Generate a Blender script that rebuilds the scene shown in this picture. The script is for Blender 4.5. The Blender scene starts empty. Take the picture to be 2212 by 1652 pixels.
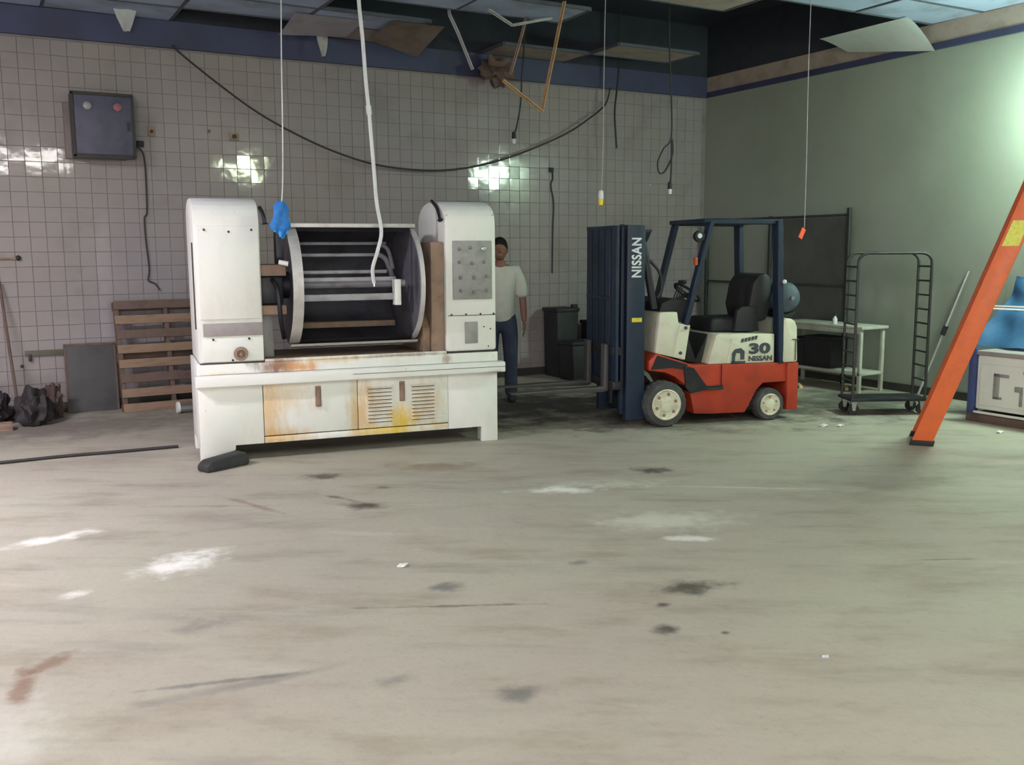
import bpy, bmesh, math, random
from mathutils import Vector, Matrix, noise
random.seed(7)
S = bpy.context.scene
R = math.radians

# ------------------------------------------------------------------ camera
# world: X runs along the tiled back wall, Y towards it, Z up; metres
F_PX, W_PX, H_PX = 2071.138, 2212.0, 1652.0
YAW, PITCH, ROLL, HC = R(29.2425), R(7.86764), R(-0.315619), 1.65
fw = Vector((math.sin(YAW)*math.cos(PITCH), math.cos(YAW)*math.cos(PITCH), -math.sin(PITCH)))
rt = Vector((math.cos(YAW), -math.sin(YAW), 0)); up = rt.cross(fw)
rr = rt*math.cos(ROLL) + up*math.sin(ROLL); uu = up*math.cos(ROLL) - rt*math.sin(ROLL)
cd = bpy.data.cameras.new('camera'); cam = bpy.data.objects.new('camera', cd)
S.collection.objects.link(cam); S.camera = cam
cd.sensor_fit = 'HORIZONTAL'; cd.sensor_width = 36.0; cd.lens = 36.0*F_PX/W_PX
cd.clip_start = 0.05; cd.clip_end = 200
cam.matrix_world = Matrix(((rr.x, uu.x, -fw.x, 0), (rr.y, uu.y, -fw.y, 0), (rr.z, uu.z, -fw.z, HC), (0, 0, 0, 1)))

# ------------------------------------------------------------------ world, exposure
w = bpy.data.worlds.new('world'); S.world = w; w.use_nodes = True
w.node_tree.nodes['Background'].inputs[0].default_value = (0.55, 0.65, 0.8, 1)
w.node_tree.nodes['Background'].inputs[1].default_value = 0.6
S.view_settings.view_transform = 'Standard'; S.view_settings.look = 'None'
S.view_settings.exposure = 0.45; S.view_settings.gamma = 1.0; S.view_settings.use_curve_mapping = False
try:
    S.cycles.use_denoising = True
    S.cycles.max_bounces = 5; S.cycles.diffuse_bounces = 4; S.cycles.glossy_bounces = 3
    S.cycles.use_adaptive_sampling = True; S.cycles.adaptive_threshold = 0.10; S.cycles.adaptive_min_samples = 12
    S.cycles.sample_clamp_indirect = 6.0; S.cycles.caustics_reflective = False; S.cycles.caustics_refractive = False
except Exception:
    pass

# room size
XL, XR, YF, YB, ZC = -5.0, 9.331, -6.0, 10.942, 4.05
ZW = 3.777                                   # top of the tiled wall, under the dark band

def area(name, loc, rot, sx, sy, power, col):
    l = bpy.data.lights.new(name, 'AREA'); l.shape = 'RECTANGLE'; l.size = sx; l.size_y = sy
    l.energy = power; l.color = col
    o = bpy.data.objects.new(name, l); S.collection.objects.link(o); o.location = loc; o.rotation_euler = rot
    return o
# added area light for daylight through an unseen loading door behind the camera
area('added_door_light', (-2.6, YF+0.25, 1.75), (R(90), 0, 0), 4.2, 3.3, 330, (1.0, 0.945, 0.905))
# power and colour of the lamps (the lamps themselves sit in their builders below)
TUBES = [  # x, y, z, half length, watts, colour, turn
    (1.15, -0.98, 3.66, 0.80, 80, (1.0, 0.93, 0.88), 0),
    (-2.2, 2.60, 3.66, 0.66, 65, (1.0, 0.91, 0.92), 0),  # added for light from the left, out of view
    (-2.2, 6.60, 3.66, 0.66, 200, (0.96, 0.89, 1.0), 0),  # added out of view to brighten the left of the back wall
]
BAYS = [  # x, y, z, radiance, colour
    (8.93, 5.22, 2.93, 80, (0.72, 1.0, 0.80)),
    (5.30, 0.72, 3.16, 50, (0.84, 1.0, 0.66)),
]

# ------------------------------------------------------------------ materials
MATS = {}
def nodes_of(m):
    m.use_nodes = True; nt = m.node_tree
    return nt, nt.nodes['Principled BSDF']
def N(nt, t, **kw):
    n = nt.nodes.new(t)
    for k, v in kw.items(): setattr(n, k, v)
    return n
def setv(nt, sock, v):
    if hasattr(v, 'is_linked') or isinstance(v, bpy.types.NodeSocket): nt.links.new(v, sock)
    else: sock.default_value = v
def math_(nt, op, a, b=None, c=None, clamp=False):
    n = N(nt, 'ShaderNodeMath', operation=op); n.use_clamp = clamp
    setv(nt, n.inputs[0], a)
    if b is not None: setv(nt, n.inputs[1], b)
    if c is not None: setv(nt, n.inputs[2], c)
    return n.outputs[0]
def mix(nt, fac, a, b):
    n = N(nt, 'ShaderNodeMix', data_type='RGBA')
    setv(nt, n.inputs[0], fac); setv(nt, n.inputs[6], a); setv(nt, n.inputs[7], b)
    return n.outputs[2]
def noise_(nt, co, scale, detail=4, rough=0.55, stretch=None):
    if stretch:
        mp = N(nt, 'ShaderNodeMapping'); mp.inputs['Scale'].default_value = stretch
        nt.links.new(co, mp.inputs[0]); co = mp.outputs[0]
    n = N(nt, 'ShaderNodeTexNoise'); n.inputs['Scale'].default_value = scale
    n.inputs['Detail'].default_value = detail; n.inputs['Roughness'].default_value = rough
    nt.links.new(co, n.inputs['Vector'])
    return n.outputs[0]
def ramp(nt, v, a, b):
    n = N(nt, 'ShaderNodeMapRange', interpolation_type='SMOOTHSTEP')
    n.inputs[1].default_value = a; n.inputs[2].default_value = b; setv(nt, n.inputs[0], v)
    return n.outputs[0]
def c4(c): return (c[0], c[1], c[2], 1)
def pm(name, col, rough=0.6, metal=0.0, dirt=None, amount=0.5, scale=5.0, bump=0.0, stretch=None, emit=None, estr=0):
    """painted / bare surface whose colour wanders towards a dirt colour"""
    if name in MATS: return MATS[name]
    m = bpy.data.materials.new(name); nt, b = nodes_of(m)
    co = N(nt, 'ShaderNodeTexCoord').outputs['Object']
    if dirt is None: dirt = tuple(x*0.6 for x in col)
    f = noise_(nt, co, scale, 6, 0.6, stretch)
    f = math_(nt, 'MULTIPLY', ramp(nt, f, 0.42, 0.72), amount)
    nt.links.new(mix(nt, f, c4(col), c4(dirt)), b.inputs['Base Color'])
    b.inputs['Roughness'].default_value = rough; b.inputs['Metallic'].default_value = metal
    if bump:
        bp = N(nt, 'ShaderNodeBump'); bp.inputs['Strength'].default_value = bump; bp.inputs['Distance'].default_value = 0.01
        nt.links.new(noise_(nt, co, scale*6, 4), bp.inputs['Height']); nt.links.new(bp.outputs[0], b.inputs['Normal'])
    if emit:
        b.inputs['Emission Color'].default_value = c4(emit); b.inputs['Emission Strength'].default_value = estr
    MATS[name] = m
    return m
def blob(nt, co, warp, cx, cy, rx, ry, ang, k, soft=0.9, upright=False):
    """mask of a stain or painted shade: an ellipse whose rim is eaten by noise, k at its heart"""
    mp = N(nt, 'ShaderNodeMapping', vector_type='TEXTURE')
    mp.inputs['Location'].default_value = (cx, 0, cy) if upright else (cx, cy, 0)
    mp.inputs['Rotation'].default_value = (0, 0, ang)
    mp.inputs['Scale'].default_value = (rx, 1000, ry) if upright else (rx, ry, 1)
    nt.links.new(co, mp.inputs[0])
    ln = N(nt, 'ShaderNodeVectorMath', operation='LENGTH'); nt.links.new(mp.outputs[0], ln.inputs[0])
    n = N(nt, 'ShaderNodeMapRange', interpolation_type='SMOOTHSTEP')
    n.inputs[1].default_value = 1.0 + soft*0.3; n.inputs[2].default_value = 1.0 - soft; n.inputs[4].default_value = k
    nt.links.new(math_(nt, 'ADD', ln.outputs['Value'], warp), n.inputs[0])
    return n.outputs[0]

def floor_material():
    m = bpy.data.materials.new('stained_shaded_concrete'); nt, b = nodes_of(m)
    co = N(nt, 'ShaderNodeTexCoord').outputs['Object']
    big = noise_(nt, co, 0.55, 3, 0.6)
    rot = N(nt, 'ShaderNodeMapping'); rot.inputs['Rotation'].default_value = (0, 0, R(31)); nt.links.new(co, rot.inputs[0]); rc_ = rot.outputs[0]
    mid = noise_(nt, rc_, 2.2, 4, 0.65, (0.55, 1.4, 1))
    stk = noise_(nt, rc_, 1.7, 4, 0.65, (0.40, 1.9, 1))
    fine = noise_(nt, co, 22, 3, 0.7)
    col = mix(nt, ramp(nt, big, 0.3, 0.7), (0.42, 0.375, 0.315, 1), (0.44, 0.42, 0.335, 1))
    col = mix(nt, math_(nt, 'MULTIPLY', ramp(nt, mid, 0.46, 0.72), 0.55), col, (0.27, 0.225, 0.165, 1))
    col = mix(nt, math_(nt, 'MULTIPLY', ramp(nt, stk, 0.52, 0.75), 0.45), col, (0.20, 0.185, 0.16, 1))
    col = mix(nt, math_(nt, 'MULTIPLY', ramp(nt, stk, 0.42, 0.25), 0.40), col, (0.58, 0.56, 0.47, 1))
    col = mix(nt, math_(nt, 'MULTIPLY', ramp(nt, fine, 0.5, 0.8), 0.25), col, (0.22, 0.20, 0.17, 1))
    wn = noise_(nt, co, 7, 4, 0.65); wn2 = noise_(nt, co, 3.0, 4, 0.7)
    warp = math_(nt, 'MULTIPLY', math_(nt, 'SUBTRACT', wn, 0.5), 2.6)
    warp2 = math_(nt, 'MULTIPLY', math_(nt, 'SUBTRACT', wn2, 0.5), 3.0)
    WH, DK, BR = (0.88, 0.87, 0.82, 1), (0.05, 0.042, 0.036, 1), (0.19, 0.095, 0.05, 1)
    GR, PALE = (0.10, 0.105, 0.11, 1), (0.68, 0.68, 0.58, 1)
    for (cx, cy, rx, ry, a, c, k, wp) in [
        (3.48, 5.50, 0.30, 0.10, -0.45, WH, 0.85, warp), (0.88, 5.19, 0.26, 0.16, 0.4, WH, 0.9, warp),
        (0.30, 6.02, 0.26, 0.09, 0.25, WH, 0.75, warp), (3.52, 4.15, 0.20, 0.055, -0.5, WH, 0.7, warp),
        (3.62, 4.52, 0.45, 0.22, -0.4, PALE, 0.6, warp), (3.86, 5.46, 0.45, 0.14, -0.4, PALE, 0.5, warp),
        (0.33, 4.96, 0.07, 0.06, 0, WH, 0.6, warp), (0.0, 3.55, 0.16, 0.35, 0, WH, 0.25, warp2),
        (2.98, 3.54, 0.20, 0.11, -0.3, DK, 0.85, warp), (2.56, 3.18, 0.075, 0.065, 0, DK, 0.85, warp),
        (2.72, 3.42, 0.045, 0.035, 0, DK, 0.8, warp), (2.74, 3.02, 0.025, 0.02, 0, DK, 0.8, warp),
        (2.15, 6.72, 0.17, 0.11, -0.4, DK, 0.8, warp), (2.14, 5.79, 0.14, 0.10, -0.5, DK, 0.85, warp),
        (2.05, 6.08, 0.20, 0.03, -1.1, DK, 0.6, warp), (2.42, 6.2, 0.07, 0.05, -0.5, DK, 0.6, warp),
        (4.36, 5.65, 0.17, 0.11, -0.5, DK, 0.9, warp), (1.94, 4.14, 0.12, 0.07, -0.3, GR, 0.7, warp),
        (1.69, 2.96, 0.10, 0.07, -0.3, GR, 0.65, warp), (0.77, 4.23, 0.14, 0.08, 0, GR, 0.45, warp),
        (2.71, 4.13, 0.07, 0.05, 0, GR, 0.55, warp), (1.32, 3.3, 0.10, 0.06, 0, GR, 0.4, warp),
        (0.15, 4.14, 0.14, 0.06, 0.6, BR, 0.6, warp), (0.06, 3.98, 0.05, 0.22, -0.2, BR, 0.7, warp),
        (1.52, 6.15, 0.035, 0.42, 0.35, BR, 0.5, warp), (3.0, 6.6, 0.55, 0.18, -0.45, BR, 0.40, warp2),
        (1.85, 3.9, 0.40, 0.018, -0.46, DK, 0.6, warp), (0.75, 3.62, 0.35, 0.02, -0.25, GR, 0.6, warp), (1.25, 6.3, 0.5, 0.03, -0.5, BR, 0.4, warp), (4.6, 4.9, 0.8, 0.025, -0.62, PALE, 0.4, warp), (4.42, 3.19, 0.22, 0.012, -0.46, DK, 0.45, warp),
        (0.9, 3.55, 0.5, 0.04, -0.05, GR, 0.35, warp2), (5.6, 4.6, 0.7, 0.35, -0.4, GR, 0.18, warp2),
        (5.2, 8.7, 1.7, 1.25, -0.2, (0.055, 0.048, 0.048, 1), 0.92, warp2), (6.2, 7.3, 1.5, 0.8, -0.2, (0.08, 0.078, 0.07, 1), 0.75, warp2),  # shade around mixer and forklift painted into the floor colour
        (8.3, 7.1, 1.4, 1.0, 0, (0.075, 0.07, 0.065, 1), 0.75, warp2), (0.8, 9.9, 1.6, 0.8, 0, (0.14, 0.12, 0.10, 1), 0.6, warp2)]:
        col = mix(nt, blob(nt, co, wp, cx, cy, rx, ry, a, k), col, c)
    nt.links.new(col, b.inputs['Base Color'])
    rg = N(nt, 'ShaderNodeMapRange'); rg.inputs[3].default_value = 0.55; rg.inputs[4].default_value = 0.85
    nt.links.new(mid, rg.inputs[0]); nt.links.new(rg.outputs[0], b.inputs['Roughness'])
    bp = N(nt, 'ShaderNodeBump'); bp.inputs['Strength'].default_value = 0.25; bp.inputs['Distance'].default_value = 0.01
    nt.links.new(fine, bp.inputs['Height']); nt.links.new(bp.outputs[0], b.inputs['Normal'])
    return m

def tile_material():
    m = bpy.data.materials.new('glazed_tile'); nt, b = nodes_of(m)
    tc = N(nt, 'ShaderNodeTexCoord'); geo = N(nt, 'ShaderNodeNewGeometry')
    co = geo.outputs['Position']
    rnd = geo.outputs['Random Per Island']
    col = mix(nt, ramp(nt, noise_(nt, co, 0.5, 5, 0.6), 0.3, 0.7), (0.335, 0.295, 0.28, 1), (0.31, 0.28, 0.305, 1))
    col = mix(nt, math_(nt, 'MULTIPLY', rnd, 0.10), col, (0.20, 0.175, 0.165, 1))
    col = mix(nt, math_(nt, 'MULTIPLY', ramp(nt, noise_(nt, co, 1.8, 6, 0.65), 0.5, 0.75), 0.35), col, (0.18, 0.155, 0.135, 1))
    nt.links.new(col, b.inputs['Base Color'])
    b.inputs['Roughness'].default_value = 0.07
    b.inputs['Specular IOR Level'].default_value = 0.5
    bp = N(nt, 'ShaderNodeBump'); bp.inputs['Strength'].default_value = 0.05; bp.inputs['Distance'].default_value = 0.02
    nt.links.new(noise_(nt, co, 9, 2, 0.4), bp.inputs['Height']); nt.links.new(bp.outputs[0], b.inputs['Normal'])
    return m

def rust_material(name, base, spots, rough=0.45, edge=0.35):
    """enamel with rust runs at given places of the machine: (x, z, rx, rz, colour, strength)"""
    m = bpy.data.materials.new(name); nt, b = nodes_of(m)
    co = N(nt, 'ShaderNodeTexCoord').outputs['Object']
    warp = math_(nt, 'MULTIPLY', math_(nt, 'SUBTRACT', noise_(nt, co, 11, 5, 0.65, (1.6, 1, 0.5)), 0.5), 2.0)
    col = c4(base)
    col = mix(nt, math_(nt, 'MULTIPLY', ramp(nt, noise_(nt, co, 3.5, 6, 0.65, (1.5, 1, 0.6)), 0.48, 0.75), edge), col, (0.60, 0.52, 0.36, 1))
    for (x, z, rx, rz, c, k) in spots:
        col = mix(nt, blob(nt, co, warp, x, z, rx, rz, 0, k, 0.9, True), col, c4(c))
    pit = noise_(nt, co, 30, 4, 0.6)
    col = mix(nt, math_(nt, 'MULTIPLY', ramp(nt, pit, 0.68, 0.75), 0.5), col, (0.25, 0.16, 0.08, 1))
    nt.links.new(col, b.inputs['Base Color']); b.inputs['Roughness'].default_value = rough
    MATS[name] = m
    return m

WHITE = (0.82, 0.83, 0.79)
M_white = rust_material('machine_enamel', WHITE, [], edge=0.22)
OC, YE, RU = (0.66, 0.43, 0.16), (0.80, 0.55, 0.06), (0.24, 0.10, 0.045)
M_door = rust_material('rusted_enamel', WHITE, [
    (0.52, 0.36, 0.13, 0.5, OC, 0.75), (0.66, 0.50, 0.22, 0.16, OC, 0.45), (0.62, 0.17, 0.30, 0.09, OC, 0.8),
    (1.26, 0.30, 0.12, 0.34, OC, 0.8), (1.62, 0.24, 0.14, 0.15, YE, 0.95), (1.46, 0.16, 0.28, 0.06, YE, 0.85),
    (1.84, 0.38, 0.20, 0.22, OC, 0.45), (1.4, 0.42, 0.16, 0.2, OC, 0.4), (0.93, 0.42, 0.03, 0.07, RU, 0.5), (1.95, 0.17, 0.2, 0.05, OC, 0.6)])
M_rail = rust_material('worn_rail_enamel', WHITE, [
    (0.62, 0.75, 0.20, 0.09, RU, 0.95), (0.80, 0.73, 0.16, 0.05, (0.70, 0.32, 0.10), 0.9), (1.05, 0.78, 0.4, 0.03, OC, 0.6),
    (1.6, 0.79, 0.5, 0.02, RU, 0.6), (2.02, 0.74, 0.05, 0.05, RU, 0.6), (0.2, 0.70, 0.2, 0.02, OC, 0.5)])
M_ledge = rust_material('ledge_enamel', WHITE, [(2.42, 0.60, 0.12, 0.03, RU, 0.7), (1.9, 0.60, 0.5, 0.012, RU, 0.5)], edge=0.15)
M_seam = pm('dark_seam', (0.05, 0.045, 0.04), 0.8)
M_steel = pm('brushed_steel', (0.55, 0.56, 0.58), 0.34, 0.9, (0.3, 0.28, 0.27), 0.5, 8)
M_agit = pm('dull_agitator_steel', (0.42, 0.42, 0.46), 0.6, 0.3, (0.24, 0.22, 0.22), 0.7, 9)
M_bowl = pm('dull_bowl_steel', (0.20, 0.20, 0.24), 0.55, 0.5, (0.10, 0.085, 0.08), 0.7, 4)
M_rim = pm('worn_steel_rim', (0.62, 0.61, 0.60), 0.5, 0.35, (0.42, 0.36, 0.32), 0.6, 7)
M_rustdeck = pm('rusty_deck_steel', (0.20, 0.15, 0.12), 0.8, 0.1, (0.40, 0.22, 0.10), 0.7, 9, 0.3)
M_brown = pm('rust_brown_iron', (0.34, 0.23, 0.17), 0.7, 0.1, (0.16, 0.11, 0.09), 0.7, 7)
M_panelgrey = pm('grey_instrument_plate', (0.33, 0.33, 0.32), 0.5, 0.2, (0.22, 0.21, 0.2), 0.6, 12)
M_knobgrey = pm('dull_grey_knob', (0.22, 0.22, 0.22), 0.6)
M_band = pm('mauve_grey_strip', (0.36, 0.32, 0.32), 0.6, 0.0, (0.27, 0.24, 0.25), 0.6, 10)
M_black = pm('black_rubber', (0.025, 0.025, 0.027), 0.7, 0, (0.06, 0.055, 0.05), 0.5, 9, 0.2)
M_blackplastic = pm('black_plastic', (0.016, 0.016, 0.020), 0.65, 0, (0.035, 0.035, 0.04), 0.5, 6)
M_tyre = pm('tyre_rubber', (0.055, 0.056, 0.058), 0.85, 0, (0.13, 0.13, 0.125), 0.7, 8, 0.3)
M_navy = pm('navy_truck_paint', (0.010, 0.022, 0.050), 0.5, 0.0, (0.03, 0.036, 0.052), 0.5, 5)
M_darkiron = pm('oily_black_iron', (0.03, 0.032, 0.04), 0.5, 0.5, (0.07, 0.06, 0.055), 0.5, 7)
M_red = pm('red_truck_paint', (0.46, 0.05, 0.022), 0.42, 0.0, (0.26, 0.035, 0.022), 0.6, 5)
M_cream = pm('cream_truck_paint', (0.68, 0.68, 0.54), 0.45, 0.0, (0.50, 0.48, 0.36), 0.5, 6)
M_wheel = pm('cream_wheel_paint', (0.72, 0.70, 0.55), 0.5, 0.0, (0.35, 0.31, 0.22), 0.6, 14)
M_lettergrey = pm('pale_lettering', (0.72, 0.76, 0.80), 0.5)
M_letterdark = pm('dark_lettering', (0.06, 0.07, 0.09), 0.5)
M_yellow = pm('yellow_sticker', (0.75, 0.60, 0.05), 0.5, 0, (0.45, 0.36, 0.06), 0.6, 30)
M_wood = pm('weathered_pallet_wood', (0.27, 0.18, 0.12), 0.8, 0, (0.17, 0.11, 0.08), 0.7, 5, 0.3, (1, 6, 6))
M_wooddark = pm('dark_pallet_wood', (0.15, 0.10, 0.08), 0.85, 0, (0.07, 0.05, 0.045), 0.6, 5, 0.3)
M_cable = pm('black_cable', (0.03, 0.028, 0.03), 0.6)
M_hose = pm('white_plastic_hose', (0.72, 0.74, 0.76), 0.5, 0, (0.55, 0.55, 0.55), 0.4, 20)
M_tan = pm('tan_rusted_strip', (0.48, 0.32, 0.16), 0.6, 0.1, (0.28, 0.17, 0.09), 0.6, 12)
M_tee = pm('aged_white_tee', (0.40, 0.41, 0.42), 0.6, 0, (0.25, 0.22, 0.2), 0.5, 8)
M_bandblue = pm('dark_blue_trim', (0.05, 0.056, 0.125), 0.6, 0, (0.033, 0.035, 0.065), 0.6, 2)
M_ceil = pm('blue_grey_ceiling_board', (0.36, 0.43, 0.60), 0.9, 0, (0.20, 0.22, 0.28), 0.8, 1.6, 0.2)
M_ceilwhite = pm('white_ceiling_board', (0.85, 0.87, 0.85), 0.85, 0, (0.7, 0.7, 0.66), 0.4, 3)
M_ceiltan = pm('stained_ceiling_board', (0.38, 0.31, 0.27), 0.9, 0, (0.22, 0.17, 0.14), 0.6, 4)
M_teeceil = pm('grey_blue_tee', (0.075, 0.085, 0.11), 0.7)
M_deck = pm('dark_roof_deck', (0.03, 0.035, 0.05), 0.9)
M_orange = pm('orange_fibreglass', (0.83, 0.16, 0.045), 0.45, 0, (0.62, 0.13, 0.05), 0.5, 10)
M_alu = pm('aluminium', (0.70, 0.71, 0.70), 0.4, 0.6, (0.5, 0.5, 0.48), 0.5, 12)
M_cartblack = pm('dark_green_black_tube', (0.035, 0.042, 0.04), 0.5, 0.2, (0.08, 0.07, 0.06), 0.5, 14)
M_tarp = pm('blue_tarpaulin', (0.10, 0.27, 0.52), 0.5, 0, (0.06, 0.17, 0.36), 0.5, 5, 0.2)
M_rag = pm('bright_blue_glove', (0.05, 0.36, 0.92), 0.5, 0, (0.16, 0.52, 0.98), 0.7, 16)
M_wallpaint = pm('pale_green_grey_wall_paint', (0.32, 0.35, 0.295), 0.55, 0, (0.255, 0.275, 0.225), 0.5, 1.1, 0.05)
M_grout = pm('grey_grout', (0.24, 0.215, 0.215), 0.9)
M_plainwall = pm('dingy_wall_paint', (0.40, 0.37, 0.33), 0.8, 0, (0.3, 0.28, 0.25), 0.5, 1.0)
M_tabletop = pm('pale_enamel_table', (0.52, 0.53, 0.46), 0.5, 0, (0.32, 0.31, 0.26), 0.6, 6)
M_sheet = pm('grey_sheet', (0.23, 0.235, 0.22), 0.7, 0, (0.17, 0.17, 0.165), 0.6, 3)
M_tube = pm('lamp_tube', (1, 1, 1), 0.5, 0, (1, 1, 1), 0.0, 1, 0, None, (1.0, 0.97, 0.92), 60)
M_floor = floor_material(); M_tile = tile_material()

# ------------------------------------------------------------------ mesh helpers
class MB:
    def __init__(s): s.bm = bmesh.new()
    def box(s, x0, x1, y0, y1, z0, z1, bev=0.0, seg=2, mat=None):
        t = bmesh.new()
        bmesh.ops.create_cube(t, size=1.0)
        bmesh.ops.scale(t, vec=(abs(x1-x0), abs(y1-y0), abs(z1-z0)), verts=t.verts)
        if bev: bmesh.ops.bevel(t, geom=list(t.edges), offset=bev, segments=seg, affect='EDGES', profile=0.5)
        bmesh.ops.translate(t, vec=((x0+x1)/2, (y0+y1)/2, (z0+z1)/2), verts=t.verts)
        return s._add(t, mat)
    def _add(s, t, mat=None):
        if mat is not None: bmesh.ops.transform(t, matrix=mat, verts=t.verts)
        me = bpy.data.meshes.new('tmp'); t.to_mesh(me); t.free()
        s.bm.from_mesh(me); bpy.data.meshes.remove(me)
        return s
    def bar(s, p0, p1, wx, wy, bev=0.0, roll=0.0):
        """square bar from p0 to p1"""
        p0, p1 = Vector(p0), Vector(p1); d = p1-p0; L = d.length
        q = d.to_track_quat('Z', 'Y').to_matrix().to_4x4()
        t = bmesh.new(); bmesh.ops.create_cube(t, size=1.0)
        bmesh.ops.scale(t, vec=(wx, wy, L), verts=t.verts)
        if bev: bmesh.ops.bevel(t, geom=list(t.edges), offset=bev, segments=1, affect='EDGES')
        return s._add(t, Matrix.Translation((p0+p1)/2) @ q @ Matrix.Rotation(roll, 4, 'Z'))
    def prism(s, pts, axis, a, b, bev=0.0):
        t = bmesh.new()
        def P(u, v, k):
            return {'x': (k, u, v), 'y': (u, k, v), 'z': (u, v, k)}[axis]
        A = [t.verts.new(P(u, v, a)) for u, v in pts]; B = [t.verts.new(P(u, v, b)) for u, v in pts]
        n = len(pts); t.faces.new(A); t.faces.new(B[::-1])
        for i in range(n): t.faces.new((A[i], B[i], B[(i+1) % n], A[(i+1) % n]))
        bmesh.ops.recalc_face_normals(t, faces=t.faces)
        if bev: bmesh.ops.bevel(t, geom=list(t.edges), offset=bev, segments=2, affect='EDGES', profile=0.5)
        return s._add(t)
    def cyl(s, p0, p1, r0, r1=None, n=16):
        r1 = r0 if r1 is None else r1
        return s.tube([p0, p1], [r0, r1], n)
    def tube(s, path, r, n=8, caps=True):
        P = [Vector(p) for p in path]; rs = r if isinstance(r, (list, tuple)) else [r]*len(P)
        t = bmesh.new(); rings = []; ref = None
        for i, p in enumerate(P):
            d = (P[min(i+1, len(P)-1)]-P[max(i-1, 0)]).normalized()
            if ref is None:
                ref = Vector((0, 0, 1)) if abs(d.z) < 0.9 else Vector((1, 0, 0))
            a = (ref - d*ref.dot(d)); a = a.normalized() if a.length > 1e-6 else d.orthogonal().normalized()
            ref = a; b = d.cross(a)
            rings.append([t.verts.new(p + rs[i]*(a*math.cos(2*math.pi*k/n) + b*math.sin(2*math.pi*k/n))) for k in range(n)])
        for A, B in zip(rings, rings[1:]):
            for k in range(n): t.faces.new((A[k], A[(k+1) % n], B[(k+1) % n], B[k]))
        if caps: t.faces.new(rings[0][::-1]); t.faces.new(rings[-1])
        return s._add(t)
    def lathe(s, prof, c, axis, n=28):
        """prof: (radius, height) turned about axis through c"""
        t = bmesh.new(); rings = []
        for r, h in prof:
            ring = []
            for k in range(n):
                a = 2*math.pi*k/n; u, v = max(r, 1e-4)*math.cos(a), max(r, 1e-4)*math.sin(a)
                o = {'x': (h, u, v), 'y': (u, h, v), 'z': (u, v, h)}[axis]
                ring.append(t.verts.new(Vector(c)+Vector(o)))
            rings.append(ring)
        for A, B in zip(rings, rings[1:]):
            for k in range(n): t.faces.new((A[k], A[(k+1) % n], B[(k+1) % n], B[k]))
        t.faces.new(rings[0][::-1]); t.faces.new(rings[-1])
        bmesh.ops.recalc_face_normals(t, faces=t.faces)
        return s._add(t)
    def ball(s, c, rx, ry, rz, sub=2, jit=0.0, f=3.0):
        t = bmesh.new(); bmesh.ops.create_icosphere(t, subdivisions=sub, radius=1.0)
        for v in t.verts:
            k = 1 + jit*noise.noise(v.co*f + Vector(c))
            v.co = Vector((v.co.x*rx*k, v.co.y*ry*k, v.co.z*rz*k)) + Vector(c)
        return s._add(t)
    def grid(s, fn, nu, nv, thick=0.0):
        """surface fn(u, v) with optional thickness"""
        t = bmesh.new()
        V = [[t.verts.new(fn(i/nu, j/nv)) for j in range(nv+1)] for i in range(nu+1)]
        for i in range(nu):
            for j in range(nv): t.faces.new((V[i][j], V[i+1][j], V[i+1][j+1], V[i][j+1]))
        if thick:
            bmesh.ops.solidify(t, geom=list(t.faces), thickness=thick)
        return s._add(t)
    def build(s, name, mat, parent=None, smooth=True, **props):
        bmesh.ops.recalc_face_normals(s.bm, faces=s.bm.faces)
        me = bpy.data.meshes.new(name); s.bm.to_mesh(me); s.bm.free()
        return link(name, me, mat, parent, smooth, **props)
def link(name, me, mat, parent=None, smooth=True, **props):
    if mat is not None and not me.materials: me.materials.append(mat)
    if smooth:
        me.polygons.foreach_set('use_smooth', [True]*len(me.polygons))
        me.set_sharp_from_angle(angle=R(38))
    o = bpy.data.objects.new(name, me); S.collection.objects.link(o)
    if parent: o.parent = parent
    for k, v in props.items(): o[k] = v
    return o
def thing(name, label, cat, loc=(0, 0, 0), rz=0.0, group=None, rx=0.0, ry=0.0):
    o = bpy.data.objects.new(name, None); S.collection.objects.link(o)
    o.empty_display_size = 0.2; o.location = loc; o.rotation_euler = (rx, ry, rz)
    o['label'] = label; o['category'] = cat
    if group: o['group'] = group
    return o
def tag(o, label, cat, group=None):
    o['label'] = label; o['category'] = cat
    if group: o['group'] = group
    return o
def struct(o): o['kind'] = 'structure'; return o
def copy_tree(o, parent=None):
    c = o.copy(); S.collection.objects.link(c); c.parent = parent
    for ch in list(o.children): copy_tree(ch, c)
    return c
def box(name, mat, parent, x0, x1, y0, y1, z0, z1, bev=0.006, **p):
    return MB().box(x0, x1, y0, y1, z0, z1, bev).build(name, mat, parent, **p)
def text_mesh(txt, size, ext=0.002, bold=0.0, wide=1.0, space=1.0):
    cu = bpy.data.curves.new('txt', 'FONT'); cu.body = txt; cu.size = size; cu.extrude = ext; cu.offset = bold
    cu.space_character = space; cu.align_x = 'LEFT'; cu.resolution_u = 3
    o = bpy.data.objects.new('txt', cu); S.collection.objects.link(o)
    dg = bpy.context.evaluated_depsgraph_get()
    me = bpy.data.meshes.new_from_object(o.evaluated_get(dg))
    bpy.data.objects.remove(o); bpy.data.curves.remove(cu)
    me.transform(Matrix.Diagonal((wide, 1, 1, 1)))
    return me
def smooth_path(pts, n=6):
    P = [Vector(p) for p in pts]; out = []
    for i in range(len(P)-1):
        p0, p1, p2, p3 = P[max(i-1, 0)], P[i], P[i+1], P[min(i+2, len(P)-1)]
        for k in range(n):
            t = k/n
            out.append(0.5*((2*p1)+(p2-p0)*t+(2*p0-5*p1+4*p2-p3)*t*t+(3*p1-p0-3*p2+p3)*t**3))
    out.append(P[-1])
    return out

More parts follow.
